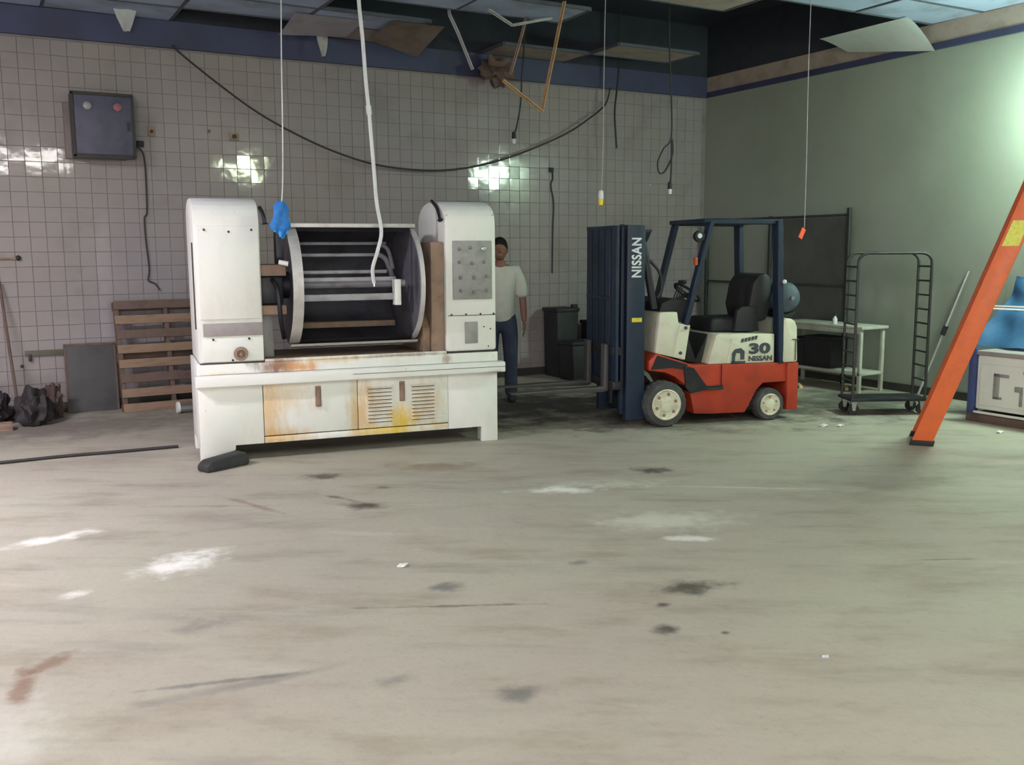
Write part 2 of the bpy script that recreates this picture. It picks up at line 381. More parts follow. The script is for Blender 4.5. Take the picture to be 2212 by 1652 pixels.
# ------------------------------------------------------------------ the room
TH = 0.2
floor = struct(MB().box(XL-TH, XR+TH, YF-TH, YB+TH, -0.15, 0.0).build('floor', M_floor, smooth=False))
wall_back = struct(MB().box(XL-TH, XR+TH, YB, YB+TH, 0, 4.75).build('wall_back', M_grout, smooth=False))
wall_left = struct(MB().box(XL-TH, XL, YF, YB, 0, 4.75).build('wall_left', M_plainwall, smooth=False))
wall_right = struct(MB().box(XR, XR+TH, YF, YB, 0, 4.75).build('wall_right', M_wallpaint, smooth=False))
# wall behind the camera with the added loading door opening
mb = MB()
mb.box(XL-TH, -4.8, YF-TH, YF, 0, 4.75); mb.box(-0.4, XR+TH, YF-TH, YF, 0, 4.75); mb.box(-4.8, -0.4, YF-TH, YF, 3.5, 4.75)
wall_front = struct(mb.build('wall_front', M_plainwall, smooth=False))
mb = MB(); mb.box(-4.86, -4.8, YF, YF+0.06, 0, 3.56); mb.box(-0.4, -0.34, YF, YF+0.06, 0, 3.56); mb.box(-4.8, -0.4, YF, YF+0.06, 3.5, 3.56)
struct(mb.build('door_1', M_bandblue, smooth=False))  # frame of the added, unseen loading door
# glazed tiles on the back wall: 0.15 m grid, each with its own slight tilt
TP, TD = 0.15, 0.009
def tile_bm():
    t = bmesh.new(); bmesh.ops.create_cube(t, size=1.0)
    bmesh.ops.scale(t, vec=(TP-0.003, TD, TP-0.003), verts=t.verts)
    bmesh.ops.bevel(t, geom=[e for e in t.edges if all(v.co.y < 0 for v in e.verts)], offset=0.002, segments=1, affect='EDGES')
    return t
t = tile_bm(); tile_me = bpy.data.meshes.new('tile'); t.to_mesh(tile_me); t.free(); tile_me.materials.append(M_tile)
ncol = int((XR-XL)/TP)+1; nrow = 25
rest_v, rest_f = [], []
tv = [v.co.copy() for v in tile_me.vertices]; tf = [tuple(p.vertices) for p in tile_me.polygons]
MISS = set()
for i in range(ncol):
    x = XL + (i+0.5)*TP
    if x + TP/2 > XR+0.01: continue
    for j in range(nrow):
        z = (j+0.5)*TP + 0.005
        if (i, j) in MISS: continue
        rx, rz, dy = random.gauss(0, 0.005), random.gauss(0, 0.005), random.uniform(0, 0.0015)
        loc = Vector((x, YB-TD/2-dy+0.0005, z))
        if 0.22 < x < 2.02:
            o = bpy.data.objects.new('tile', tile_me); S.collection.objects.link(o); o.parent = wall_back
            o.location = loc; o.rotation_euler = (rx, 0, rz)
        elif x > -1.5:
            mm = Matrix.Translation(loc) @ Matrix.Rotation(rz, 4, 'Z') @ Matrix.Rotation(rx, 4, 'X'); k = len(rest_v)
            rest_v += [mm @ v for v in tv]; rest_f += [tuple(a+k for a in f) for f in tf]
me = bpy.data.meshes.new('tile_field'); me.from_pydata(rest_v, [], rest_f)
link('tile_field', me, M_tile, wall_back, False, kind='stuff')

# dark band under the ceiling
struct(MB().box(XL, XR, YB-0.05, YB, ZW, ZC).build('trim_1', M_bandblue, smooth=False))
struct(MB().box(XR-0.04, XR, YF, YB-0.05, ZW, ZW+0.07).build('trim_2', M_bandblue, smooth=False))
struct(MB().box(XR-0.03, XR, YF, YB-0.05, ZW+0.07, ZC).build('trim_3', M_ceiltan, smooth=False))
struct(MB().box(XL, XR, YB-0.035, YB, 0, 0.10, 0.004).build('baseboard_back', M_seam, smooth=False))
struct(MB().box(XR-0.02, XR, 5.0, YB-0.04, 0, 0.09, 0.004).build('baseboard_right', M_seam, smooth=False))

# ceiling: roof deck above, lay-in boards in a tee grid below
ceiling = struct(MB().box(XL-TH, XR+TH, YF-TH, YB+TH, 4.75, 4.9).build('ceiling', M_deck, smooth=False))
CX, CY = 1.22, 0.61
xs = [XR - CX*k for k in range(12)]; ys = [YB-0.05 - CY*k for k in range(28)]
t = bmesh.new(); bmesh.ops.create_cube(t, size=1.0); bmesh.ops.scale(t, vec=(CX-0.03, CY-0.03, 0.018), verts=t.verts)
bmesh.ops.bevel(t, geom=list(t.edges), offset=0.004, segments=1, affect='EDGES')
pan_me = bpy.data.meshes.new('ceiling_panel'); t.to_mesh(pan_me); t.free(); pan_me.materials.append(M_ceil)
pan2_me = pan_me.copy(); pan2_me.materials.clear(); pan2_me.materials.append(M_ceiltan)
gone = {(0, 1), (0, 2), (0, 3), (0, 4), (0, 5), (3, 2), (4, 2), (2, 3), (1, 3), (3, 0), (5, 0), (1, 0), (1, 2), (1, 4), (2, 1), (2, 2), (2, 4), (3, 4), (2, 6), (3, 5), (0, 0), (1, 5), (3, 1)}
tanp = {(1, 1), (2, 0), (4, 0), (2, 5)}
mbp = MB()
for i in range(11):
    for j in range(27):
        xc, yc = xs[i]-CX/2, ys[j]-CY/2
        if (i, j) in gone: continue
        if i <= 7 and j <= 8:
            o = bpy.data.objects.new('ceiling_panel', pan2_me if (i, j) in tanp else pan_me); S.collection.objects.link(o); o.parent = ceiling
            o.location = (xc, yc, ZC+0.012); o.rotation_euler = (random.gauss(0, 0.006), random.gauss(0, 0.005), 0)
        else: mbp.box(xc-CX/2+.015, xc+CX/2-.015, yc-CY/2+.015, yc+CY/2-.015, ZC+0.003, ZC+0.021)
mbp.build('ceiling_panel_field', M_ceil, ceiling, False, kind='stuff')
has = lambda i, j: i >= 0 and j >= 0 and (i, j) not in gone
for j in range(1, 10):
    for i in range(0, 8):
        if has(i, j) or has(i, j-1): MB().box(xs[i+1]+0.013, xs[i]-0.013, ys[j]-0.012, ys[j]+0.012, ZC-0.004, ZC+0.03).build('grid_tee', M_teeceil, ceiling, False)
for i in range(1, 9):
    for j in range(0, 9):
        if has(i, j) or has(i-1, j): MB().box(xs[i]-0.012, xs[i]+0.012, ys[j+1], ys[j], ZC-0.006, ZC+0.03).build('grid_tee', M_teeceil, ceiling, False)
struct(MB().box(XL, XR, YB-0.03, YB, ZC, 4.75).build('void_shade_back', M_deck, smooth=False))  # dark sheet added over the wall to darken the ceiling void
struct(MB().box(XR-0.025, XR, YF, YB-0.03, ZC, 4.75).build('void_shade_right', M_deck, smooth=False))  # same added dark sheet on the right, shading the void

# ------------------------------------------------------------------ lamps
def tube_fitting(x, y, z, hl, watts, col, turn, label):
    t = thing('tube_light', label, 'light', (x, y, z), R(turn), 'twin tube lights')
    MB().prism([(-0.12, 0.0), (0.12, 0.0), (0.06, 0.06), (-0.06, 0.06)], 'x', -hl-0.04, hl+0.04).build('housing', M_tee, t)
    for s in (-0.065, 0.065):
        MB().tube([(-hl, s, -0.03), (hl, s, -0.03)], 0.013, 10).build('lamp_tube', M_tube, t)
        for e in (-hl-0.01, hl+0.01): MB().box(e-0.012, e+0.012, s-0.018, s+0.018, -0.05, 0.0).build('lamp_holder', M_tee, t)
    for e in (-hl*0.7, hl*0.7): MB().tube([(e, 0, 0.05), (e, 0, ZC-z+0.005)], 0.006, 6).build('hanger', M_tee, t)
    l = area('tube_glow', (x, y, z-0.055), (0, 0, 0), hl*2, 0.16, watts, col); l.parent = t; l.location = (0, 0, -0.055)
LBL = ['twin tube light hung above the camera', 'added unseen twin tube light over the left of the room', 'added unseen twin tube light over the far left of the room']
for a, lb in zip(TUBES, LBL): tube_fitting(*a, lb)
def bay_light(x, y, z, rad, col, label):
    t = thing('bay_light', label, 'light', (x, y, z), 0, 'bay lights with glowing refractors')
    m = pm('glowing_refractor_%d' % rad, (1, 1, 1), 0.4, 0, (1, 1, 1), 0, 1, 0, None, col, rad)
    MB().lathe([(0.0, 0.0), (0.10, 0.005), (0.22, 0.05), (0.29, 0.16), (0.30, 0.28), (0.27, 0.36)], (0, 0, 0), 'z', 24).build('refractor', m, t)
    MB().lathe([(0.28, 0.36), (0.22, 0.42), (0.12, 0.46), (0.11, 0.62), (0.05, 0.66), (0.0, 0.66)], (0, 0, 0), 'z', 24).build('ballast_housing', M_tee, t)
    MB().tube([(0, 0, 0.64), (0, 0, ZC-z+0.005)], 0.012, 8).build('stem', M_tee, t)
for a, lb in zip(BAYS, ['round bay light hanging by the green wall just right of the picture', 'round bay light hanging right of the camera']): bay_light(*a, lb)

# ------------------------------------------------------------------ dough mixer
MX = thing('dough_mixer', 'large white rust-streaked industrial mixer with open steel bowl between two columns', 'machine', (1.467, 7.599, 0), R(-7.5))
def arch(d0, d1, z0, zs, zt, n=14):
    c, hw = (d0+d1)/2, (d1-d0)/2; pts = [(d0, z0)]
    for k in range(n+1):
        a = math.pi*(1-k/n); ca, sa = math.cos(a), math.sin(a)
        pts.append((c+hw*math.copysign(abs(ca)**0.75, ca), zs+(zt-zs)*abs(sa)**0.75))
    pts.append((d1, z0))
    return pts
lc = MB().prism(arch(0.0, 0.80, 0.79, 1.85, 2.07), 'x', 0.02, 0.512, 0.012).build('column', M_white, MX)
rc = MB().prism(arch(0.0, 0.80, 0.79, 1.85, 2.07), 'x', 2.02, 2.48, 0.03).build('column', M_white, MX)
# left column front: door plate, grey strip, lower plate with hand knob, side seam
box('front_plate', M_white, lc, 0.045, 0.502, -0.014, 0.005, 1.13, 1.845, 0.005)
box('grey_strip', M_band, lc, 0.06, 0.508, -0.016, 0.005, 1.00, 1.10, 0.004)
box('lower_plate', M_white, lc, 0.05, 0.508, -0.012, 0.005, 0.80, 0.985, 0.004)
kb = MB().lathe([(0.015, -0.02), (0.05, -0.025), (0.055, -0.04), (0.05, -0.055), (0.032, -0.058), (0.03, -0.04), (0.012, -0.04), (0.012, -0.065), (0.0, -0.067)], (0.33, 0.0, 0.86), 'y', 24).build('knob', M_brown, lc)
box('side_seam', M_seam, lc, 0.010, 0.024, 0.10, 0.125, 1.05, 1.72, 0.002)
for x, z in ((0.10, 1.815), (0.45, 1.815), (0.28, 1.80), (0.13, 0.975), (0.40, 0.975), (0.27, 0.81)):
    MB().lathe([(0.009, -0.012), (0.009, -0.020), (0.0, -0.022)], (x, 0, z), 'y', 8).build('bolt', M_seam, lc)
# right column: control panel with buttons and dials, small plate, seam, screws
cp = box('control_panel', M_panelgrey, rc, 2.085, 2.435, -0.016, 0.005, 1.237, 1.729, 0.005)
for x, z, r in ((2.14, 1.66, .014), (2.24, 1.67, .014), (2.36, 1.66, .024), (2.14, 1.55, .014), (2.25, 1.54, .014), (2.36, 1.55, .014), (2.15, 1.42, .016), (2.27, 1.42, .016), (2.38, 1.43, .012), (2.15, 1.31, .014), (2.27, 1.30, .014), (2.38, 1.31, .014)):
    MB().lathe([(r, -0.012), (r, -0.028), (r*0.7, -0.036), (0, -0.037)], (x, 0, z), 'y', 12).build('push_button', M_steel if r > .02 else M_knobgrey, cp)
box('name_plate', M_panelgrey, rc, 2.188, 2.302, -0.014, 0.005, 0.862, 1.045, 0.003)
box('plate_seam', M_seam, rc, 2.04, 2.47, -0.004, 0.004, 1.098, 1.103, 0.001)
for x in (2.07, 2.20, 2.33, 2.45): MB().lathe([(0.008, -0.002), (0.008, -0.008), (0, -0.010)], (x, 0, 1.11), 'y', 8).build('bolt', M_seam, rc)
for x, z in ((2.36, 1.0), (2.42, 0.98), (2.40, 0.83)): MB().lathe([(0.006, -0.002), (0.006, -0.006), (0, -0.007)], (x, 0, z), 'y', 8).build('bolt', M_seam, rc)
# black hand levers on the inner shoulders of the columns
MB().tube(smooth_path([(0.535, 0.10, 1.99), (0.545, 0.0, 1.93), (0.555, -0.02, 1.86)]), [0.016]*12+[0.024], 8).build('lever', M_darkiron, lc)
MB().tube(smooth_path([(2.005, 0.30, 2.07), (1.995, 0.12, 2.00), (1.99, 0.02, 1.90)]), [0.014]*12+[0.024], 8).build('lever', M_darkiron, rc)
# lower cabinet
base = box('base_cabinet', M_seam, MX, 0.03, 2.45, 0.03, 0.77, 0.15, 0.785, 0.01)
MB().prism([(0.0, 0.0), (0.0, 0.605), (0.487, 0.605), (0.487, 0.131), (0.265, 0.131), (0.265, 0.10), (0.16, 0.0)], 'y', 0.0, 0.03, 0.003).build('end_panel', M_white, base)
MB().prism([(2.03, 0.131), (2.03, 0.605), (2.48, 0.605), (2.48, 0.0), (2.33, 0.0), (2.33, 0.131)], 'y', 0.0, 0.03, 0.003).build('end_panel', M_white, base)
box('side_panel', M_white, base, 0.0, 0.028, 0.03, 0.80, 0.12, 0.785, 0.004)
box('side_panel', M_white, base, 2.452, 2.48, 0.03, 0.80, 0.12, 0.785, 0.004)
for x0, x1 in ((0.0, 0.14), (2.34, 2.48)):
    for y0, y1 in ((0.03, 0.14), (0.66, 0.80)): box('foot', M_white, base, x0, x1, y0, y1, 0.0, 0.15, 0.004)
box('bottom_rail', M_door, base, 0.492, 2.027, 0.0, 0.03, 0.131, 0.182, 0.004)
d1 = box('door', M_door, base, 0.492, 1.245, -0.004, 0.03, 0.19, 0.603, 0.004)
d2 = box('door', M_door, base, 1.25, 2.027, -0.004, 0.03, 0.19, 0.603, 0.004)
for x, d in ((0.925, d1), (1.625, d2)):
    mb = MB(); mb.box(x-0.024, x+0.024, -0.012, 0.0, 0.40, 0.57, 0.006); mb.box(x-0.012, x+0.012, -0.032, -0.008, 0.41, 0.55, 0.006)
    mb.build('latch_handle', M_brown, d)
for x0, x1 in ((1.325, 1.545), (1.70, 1.915)):
    for k in range(10):
        z = 0.24 + k*0.031
        MB().prism([(-0.003, z), (-0.022, z+0.002), (-0.024, z+0.006), (-0.003, z+0.019)], 'x', x0, x1).build('louvre', M_door, d2)
        box('louvre_slot', M_seam, d2, x0+0.01, x1-0.01, -0.008, 0.0, z-0.006, z, 0.001)
MB().prism([(-0.065, 0.608), (-0.072, 0.615), (-0.072, 0.690), (-0.055, 0.698), (0.03, 0.698), (0.03, 0.608)], 'x', -0.02, 2.53, 0.003).build('ledge', M_ledge, MX)
box('ledge_groove', M_seam, MX, 1.2, 2.53, -0.0735, -0.06, 0.655, 0.659, 0.0005)
box('upper_rail', M_rail, MX, 0.02, 2.482, -0.012, 0.05, 0.700, 0.782, 0.005)
box('rail_seam', M_seam, MX, 0.03, 2.47, -0.008, 0.02, 0.782, 0.792, 0.001)
box('deck', M_rustdeck, MX, 0.512, 2.02, 0.02, 0.79, 0.775, 0.80, 0.004)
box('deck_lip', M_rail, MX, 0.515, 2.02, -0.012, 0.02, 0.782, 0.806, 0.004)
# bowl: cylinder open to the front between two end plates
BY, BZ, BR = 0.384, 1.372, 0.534
def bowl_arc(n0, n1, n, r=BR):
    return [(BY - r*math.cos(a), BZ + r*math.sin(a)*0.93) for a in [n0+(n1-n0)*k/n for k in range(n+1)]]
shell = bowl_arc(R(61.5), R(360-61.5), 40)
shell = [(y, min(z, 1.858)) for y, z in shell]
bowl = MB().grid(lambda u, v: (0.80+0.97*v, *shell[min(int(round(u*40)), 40)]), 40, 1, 0.018).build('bowl', M_bowl, MX)
plate = bowl_arc(0, 2*math.pi, 48)[:-1]; plate = [(y, min(z, 1.862)) for y, z in plate]
for x0, x1 in ((0.775, 0.80), (1.77, 1.795)): MB().prism(plate, 'x', x0, x1).build('end_plate', M_bowl, bowl)
def rim(x0, x1, r0, r1, a0, a1, n=22):
    mb = MB(); A = bowl_arc(a0, a1, n, r0); B = bowl_arc(a0, a1, n, r1)
    pts = [(y, min(z, 1.87)) for y, z in A] + [(y, min(z, 1.84)) for y, z in B[::-1]]
    return mb.prism(pts, 'x', x0, x1)
rim(0.735, 0.815, BR+0.014, BR-0.012, R(-66), R(66)).build('front_rim', M_rim, bowl)
rim(1.765, 1.80, BR+0.014, BR-0.014, R(-66), R(66)).build('front_rim', M_rim, bowl)
box('top_edge', M_rim, bowl, 0.74, 1.80, 0.115, 0.165, 1.838, 1.872, 0.006)
MB().prism([(0.095, 0.905), (0.105, 0.885), (0.20, 0.865), (0.20, 0.895)], 'x', 0.74, 1.80).build('bottom_edge', M_rim, bowl)
# agitator inside the bowl
ag = MB().tube([(0.80, BY, BZ), (1.77, BY, BZ)], 0.035, 14).build('agitator', M_agit, bowl)
def agbar(name, y, z, x0, x1, h, dpt, mat): return box(name, mat, ag, x0, x1, y, y+dpt, z, z+h, 0.006)
agbar('agitator_bar', 0.10, 1.245, 0.80, 1.62, 0.055, 0.04, M_agit)
agbar('agitator_bar', 0.16, 1.40, 0.80, 1.64, 0.035, 0.04, M_agit)
agbar('agitator_bar', 0.62, 1.60, 0.80, 1.64, 0.03, 0.03, M_agit)
agbar('agitator_bar', 0.70, 1.70, 0.80, 1.70, 0.028, 0.03, M_agit)
agbar('agitator_bar', 0.30, 1.46, 0.80, 1.60, 0.03, 0.04, M_agit)
agbar('scraper_blade', 0.45, 1.0, 0.82, 1.70, 0.05, 0.20, M_rustdeck)
box('bracket', M_ledge, ag, 1.60, 1.655, 0.06, 0.15, 1.20, 1.415, 0.008)
MB().tube(smooth_path([(1.60, 0.64, 1.62), (1.66, 0.60, 1.58), (1.68, 0.50, 1.47), (1.66, 0.35, 1.40)]), 0.022, 8).build('spider_arm', M_agit, ag)
MB().tube(smooth_path([(1.62, 0.68, 1.71), (1.69, 0.62, 1.66), (1.70, 0.50, 1.5)]), 0.018, 8).build('spider_arm', M_agit, ag)
# trunnions and drive parts between columns and bowl
MB().tube([(0.50, BY, BZ), (0.78, BY, BZ)], 0.11, 20).build('trunnion_shaft', M_darkiron, MX)
MB().tube([(1.79, BY, BZ), (2.03, BY, BZ)], 0.13, 20).build('trunnion_shaft', M_darkiron, MX)
box('drive_block', M_brown, MX, 0.512, 0.72, 0.08, 0.34, 1.455, 1.545, 0.01)
box('drive_block', M_brown, MX, 0.512, 0.71, 0.05, 0.32, 1.15, 1.225, 0.01)
box('gearbox', M_darkiron, MX, 0.515, 0.70, 0.14, 0.55, 1.23, 1.45, 0.012)
box('guide_plate', M_panelgrey, MX, 0.512, 0.62, 0.22, 0.26, 0.80, 1.15, 0.004)
MB().prism([(0.03, 1.60), (0.03, 1.80), (0.16, 1.80), (0.16, 1.55), (0.10, 1.55)], 'x', 0.64, 0.70, 0.006).build('dark_bracket', M_darkiron, MX)
MB().tube([(0.66, 0.05, 1.565), (0.73, 0.03, 1.55)], 0.020, 10).build('white_cap', M_ledge, MX)
MB().tube(smooth_path([(0.60, 0.2, 1.45), (0.64, 0.05, 1.35), (0.66, 0.06, 1.1), (0.70, 0.2, 0.95)]), 0.018, 8).build('drive_hose', M_darkiron, MX)
box('tilt_frame', M_brown, MX, 1.90, 2.015, 0.02, 0.75, 0.80, 1.72, 0.01)
MB().prism([(0.05, 0.80), (0.05, 1.0), (0.30, 1.25), (0.5, 1.25), (0.7, 1.0), (0.7, 0.80)], 'x', 1.83, 1.895, 0.006).build('bearing_bracket', M_rustdeck, MX)
# dark skid block wedged at the near left foot
t = MB(); t.prism([(-0.26, 0.0), (-0.26, 0.05), (-0.20, 0.085), (0.20, 0.105), (0.24, 0.06), (0.24, 0.0)], 'y', -0.08, 0.08, 0.02)
o = t.build('skid_block', M_black); o.location = (1.60, 7.40, 0.0); o.rotation_euler = (0, 0, R(24)); o.scale = (0.78, 0.85, 1.0)
tag(o, 'dark rubber skid block at the near left foot of the white mixer', 'block')

# ------------------------------------------------------------------ forklift
FK = thing('forklift', 'red and cream forklift truck with navy mast parked in the far right corner', 'forklift', (5.569, 7.014, 0), R(-13.2))
prof = [(1.42, 0.09), (1.42, 0.555), (0.30, 0.565), (0.20, 0.60), (-0.08, 0.69), (-0.15, 0.62), (-0.15, 0.53), (-0.08, 0.52), (0.02, 0.505), (0.12, 0.46), (0.21, 0.39), (0.28, 0.28), (0.31, 0.15), (0.32, 0.10),
        (0.50, 0.09), (0.86, 0.085), (0.92, 0.19), (0.98, 0.30), (1.05, 0.365), (1.30, 0.37), (1.30, 0.09)]
body = MB().prism(prof, 'y', 0.05, 0.86, 0.008).build('chassis', M_red, FK)
MB().prism([(0.22, 0.36), (0.27, 0.30), (0.44, 0.33), (0.61, 0.345), (0.61, 0.365), (0.44, 0.36), (0.30, 0.54), (0.20, 0.56)], 'y', 0.03, 0.20).build('step_well', M_darkiron, body)
box('step_tread', M_black, body, 0.43, 0.61, 0.02, 0.16, 0.325, 0.345, 0.004)
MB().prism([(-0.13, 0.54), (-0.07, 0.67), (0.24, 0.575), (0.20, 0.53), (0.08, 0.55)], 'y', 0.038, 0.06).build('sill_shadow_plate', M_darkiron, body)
box('panel_gap', M_darkiron, body, 0.595, 0.602, 0.043, 0.055, 0.36, 0.56, 0.001)
hood = MB().prism([(0.46, 0.565), (0.545, 0.845), (0.56, 0.853), (1.165, 0.838), (1.17, 0.558)], 'y', 0.06, 0.85, 0.012).build('engine_hood', M_cream, FK)
MB().prism([(0.655, 0.57), (0.70, 0.80), (0.715, 0.80), (0.675, 0.57)], 'y', 0.052, 0.06).build('hood_crease', M_cream, hood)
MB().prism([(0.71, 0.565), (0.71, 0.66), (0.74, 0.70), (0.80, 0.71), (0.84, 0.68), (0.84, 0.60), (0.80, 0.60), (0.80, 0.66), (0.75, 0.665), (0.74, 0.62), (0.74, 0.565)], 'y', 0.05, 0.058).build('vent', M_letterdark, hood)
MB().box(0.70, 0.85, 0.05, 0.058, 0.566, 0.585).build('vent_slot', M_letterdark, hood)
def lettering(txt, size, x, z, y, mat, parent, wide=1.0, bold=0.0, vertical=False, space=1.0):
    me = text_mesh(txt, size, 0.002, bold, wide, space)
    m = Matrix.Rotation(R(90), 4, 'X')
    if vertical: m = Matrix.Rotation(R(-90), 4, 'Y') @ m
    me.transform(Matrix.Translation((x, y, z)) @ m)
    o = link('lettering', me, mat, parent, False); o['label'] = 'printed lettering'
    return o
lettering('30', 0.135, 0.885, 0.655, 0.056, M_letterdark, hood, 1.72, 0.006)
lettering('NISSAN', 0.068, 0.885, 0.582, 0.056, M_letterdark, hood, 1.12, 0.002)
for k in range(5): MB().prism([(0.80+k*0.036, 0.765+k*0.006), (0.825+k*0.036, 0.765+k*0.006), (0.835+k*0.036, 0.80+k*0.006), (0.81+k*0.036, 0.80+k*0.006)], 'y', 0.054, 0.058).build('badge_mark', M_letterdark, hood)
cowl = MB().prism([(-0.085, 0.69), (-0.045, 1.06), (-0.03, 1.07), (0.135, 1.07), (0.15, 0.965), (0.265, 0.95), (0.215, 0.615)], 'y', 0.06, 0.85, 0.012).build('dash_cowl', M_cream, FK)
MB().prism([(0.10, 0.66), (0.155, 0.955), (0.262, 0.943), (0.213, 0.622)], 'y', 0.05, 0.062).build('cowl_flange', M_cream, cowl)
for x, z in ((0.215, 0.92), (0.165, 0.685)): MB().lathe([(0.016, 0.046), (0.016, 0.052), (0.0, 0.053)], (x, 0, z), 'y', 10).build('bolt', M_letterdark, cowl) if False else MB().tube([(x, 0.040, z), (x, 0.052, z)], 0.016, 10).build('bolt', M_letterdark, cowl)
MB().prism([(-0.02, 1.07), (0.0, 1.15), (0.10, 1.19), (0.26, 1.18), (0.24, 0.97), (0.15, 0.97), (0.14, 1.07)], 'y', 0.12, 0.80, 0.01).build('instrument_hood', M_blackplastic, FK)
MB().prism([(0.22, 0.60), (0.27, 0.94), (0.40, 0.60), (0.52, 0.84), (0.46, 0.56)], 'y', 0.20, 0.80).build('floor_plate', M_darkiron, FK)
MB().box(0.22, 0.52, 0.30, 0.80, 0.56, 0.62).build('foot_board', M_darkiron, FK)
cw = MB().prism([(1.24, 0.555), (1.24, 0.97), (1.27, 0.985), (1.33, 0.98), (1.37, 0.955), (1.395, 0.90), (1.41, 0.555)], 'y', 0.03, 0.88, 0.02).build('counterweight', M_cream, FK)
box('rear_grille', M_letterdark, cw, 1.34, 1.41, 0.024, 0.034, 0.775, 0.783, 0.001)
box('rear_grille', M_letterdark, cw, 1.375, 1.383, 0.024, 0.034, 0.575, 0.78, 0.001)
MB().prism([(1.30, 0.09), (1.30, 0.555), (1.425, 0.555), (1.425, 0.09)], 'y', 0.03, 0.88, 0.015).build('rear_weight', M_red, FK)
# seat
seat = MB().box(0.56, 1.05, 0.20, 0.70, 0.85, 0.99, 0.04, 3).build('seat', M_blackplastic, FK)
mb = MB(); mb.prism([(1.00, 0.95), (0.96, 1.10), (1.0, 1.32), (1.06, 1.40), (1.15, 1.42), (1.21, 1.36), (1.20, 1.1), (1.16, 0.95)], 'y', 0.20, 0.70, 0.035)
mb.build('backrest', M_blackplastic, seat)
mb = MB(); mb.prism([(0.78, 0.86), (0.80, 1.06), (0.86, 1.10), (1.02, 1.10), (1.04, 0.86)], 'y', 0.14, 0.20, 0.012); mb.build('armrest', M_blackplastic, seat)
# gas bottle across the counterweight
gb = MB().lathe([(0.0, -0.02), (0.06, -0.01), (0.12, 0.02), (0.15, 0.08), (0.155, 0.15), (0.155, 0.52), (0.15, 0.60), (0.10, 0.66), (0.0, 0.68)], (1.36, 0.12, 1.175), 'y', 28).build('gas_bottle', pm('blue_grey_bottle', (0.075, 0.105, 0.13), 0.7, 0.0), FK)
MB().lathe([(0.02, -0.05), (0.02, -0.01), (0, 0.0)], (1.36, 0.12, 1.175), 'y', 12).build('valve', M_steel, gb)
MB().prism([(1.28, 0.985), (1.25, 1.04), (1.30, 1.03), (1.36, 1.015), (1.42, 1.03), (1.47, 1.04), (1.42, 0.985)], 'y', 0.18, 0.74).build('bottle_cradle', M_darkiron, FK)
MB().ball((1.235, 0.03, 1.335), 0.022, 0.022, 0.022, 2).build('strobe_lamp', M_lettergrey, FK)
# overhead guard
gd = MB().bar((0.43, 0.10, 1.905), (1.20, 0.10, 1.90), 0.06, 0.05, 0.008).build('guard_roof', M_navy, FK)
MB().bar((0.43, 0.82, 1.905), (1.20, 0.82, 1.90), 0.06, 0.05, 0.008).build('roof_rail', M_navy, gd)
for k in range(8):
    x = 0.42 + k*0.113; MB().bar((x, 0.08, 1.91), (x, 0.84, 1.91), 0.03, 0.04, 0.004).build('roof_bar', M_navy, gd)
for y in (0.09, 0.83):
    MB().bar((0.225, y, 0.94), (0.47, y, 1.905), 0.05, 0.085, 0.008, R(90)).build('front_post', M_navy, gd)
    MB().bar((1.235, y, 0.55), (1.175, y, 1.915), 0.06, 0.11, 0.008, R(90)).build('rear_post', M_navy, gd)
lm = MB().lathe([(0.0, -0.035), (0.05, -0.03), (0.055, 0.0), (0.045, 0.03), (0.03, 0.04)], (0.33, 0.05, 1.765), 'y', 16).build('work_lamp', M_darkiron, FK)
MB().lathe([(0.0, -0.042), (0.022, -0.040), (0.024, -0.034)], (0.325, 0.05, 1.77), 'y', 14).build('lamp_lens', M_lettergrey, lm)
MB().bar((0.33, 0.06, 1.75), (0.42, 0.08, 1.80), 0.02, 0.02).build('lamp_arm', M_darkiron, lm)
box('marker_light', pm('red_marker', (0.55, 0.09, 0.02), 0.4), FK, 0.285, 0.315, 0.02, 0.06, 1.50, 1.575, 0.008)
st = MB().tube([(0.42+0.14*math.cos(a)*0.75, 0.45+0.16*math.sin(a), 1.23-0.14*math.cos(a)*0.6) for a in [2*math.pi*k/28 for k in range(29)]], 0.013, 8, False).build('steering_wheel', M_blackplastic, FK)
for a in (0.5, 2.6, 4.7): MB().tube([(0.42, 0.45, 1.215), (0.42+0.14*math.cos(a)*0.75, 0.45+0.16*math.sin(a), 1.23-0.14*math.cos(a)*0.6)], 0.008, 6).build('spoke', M_blackplastic, st)
MB().tube([(0.22, 0.45, 1.10), (0.42, 0.45, 1.215)], 0.022, 10).build('column', M_blackplastic, st)
for k in range(3):
    y = 0.20 + k*0.05; MB().tube([(0.20, y, 1.17), (0.27, y, 1.33)], 0.006, 6).build('control_lever', M_darkiron, FK); MB().ball((0.272, y, 1.34), 0.02, 0.02, 0.02, 2).build('lever_knob', M_blackplastic, FK)
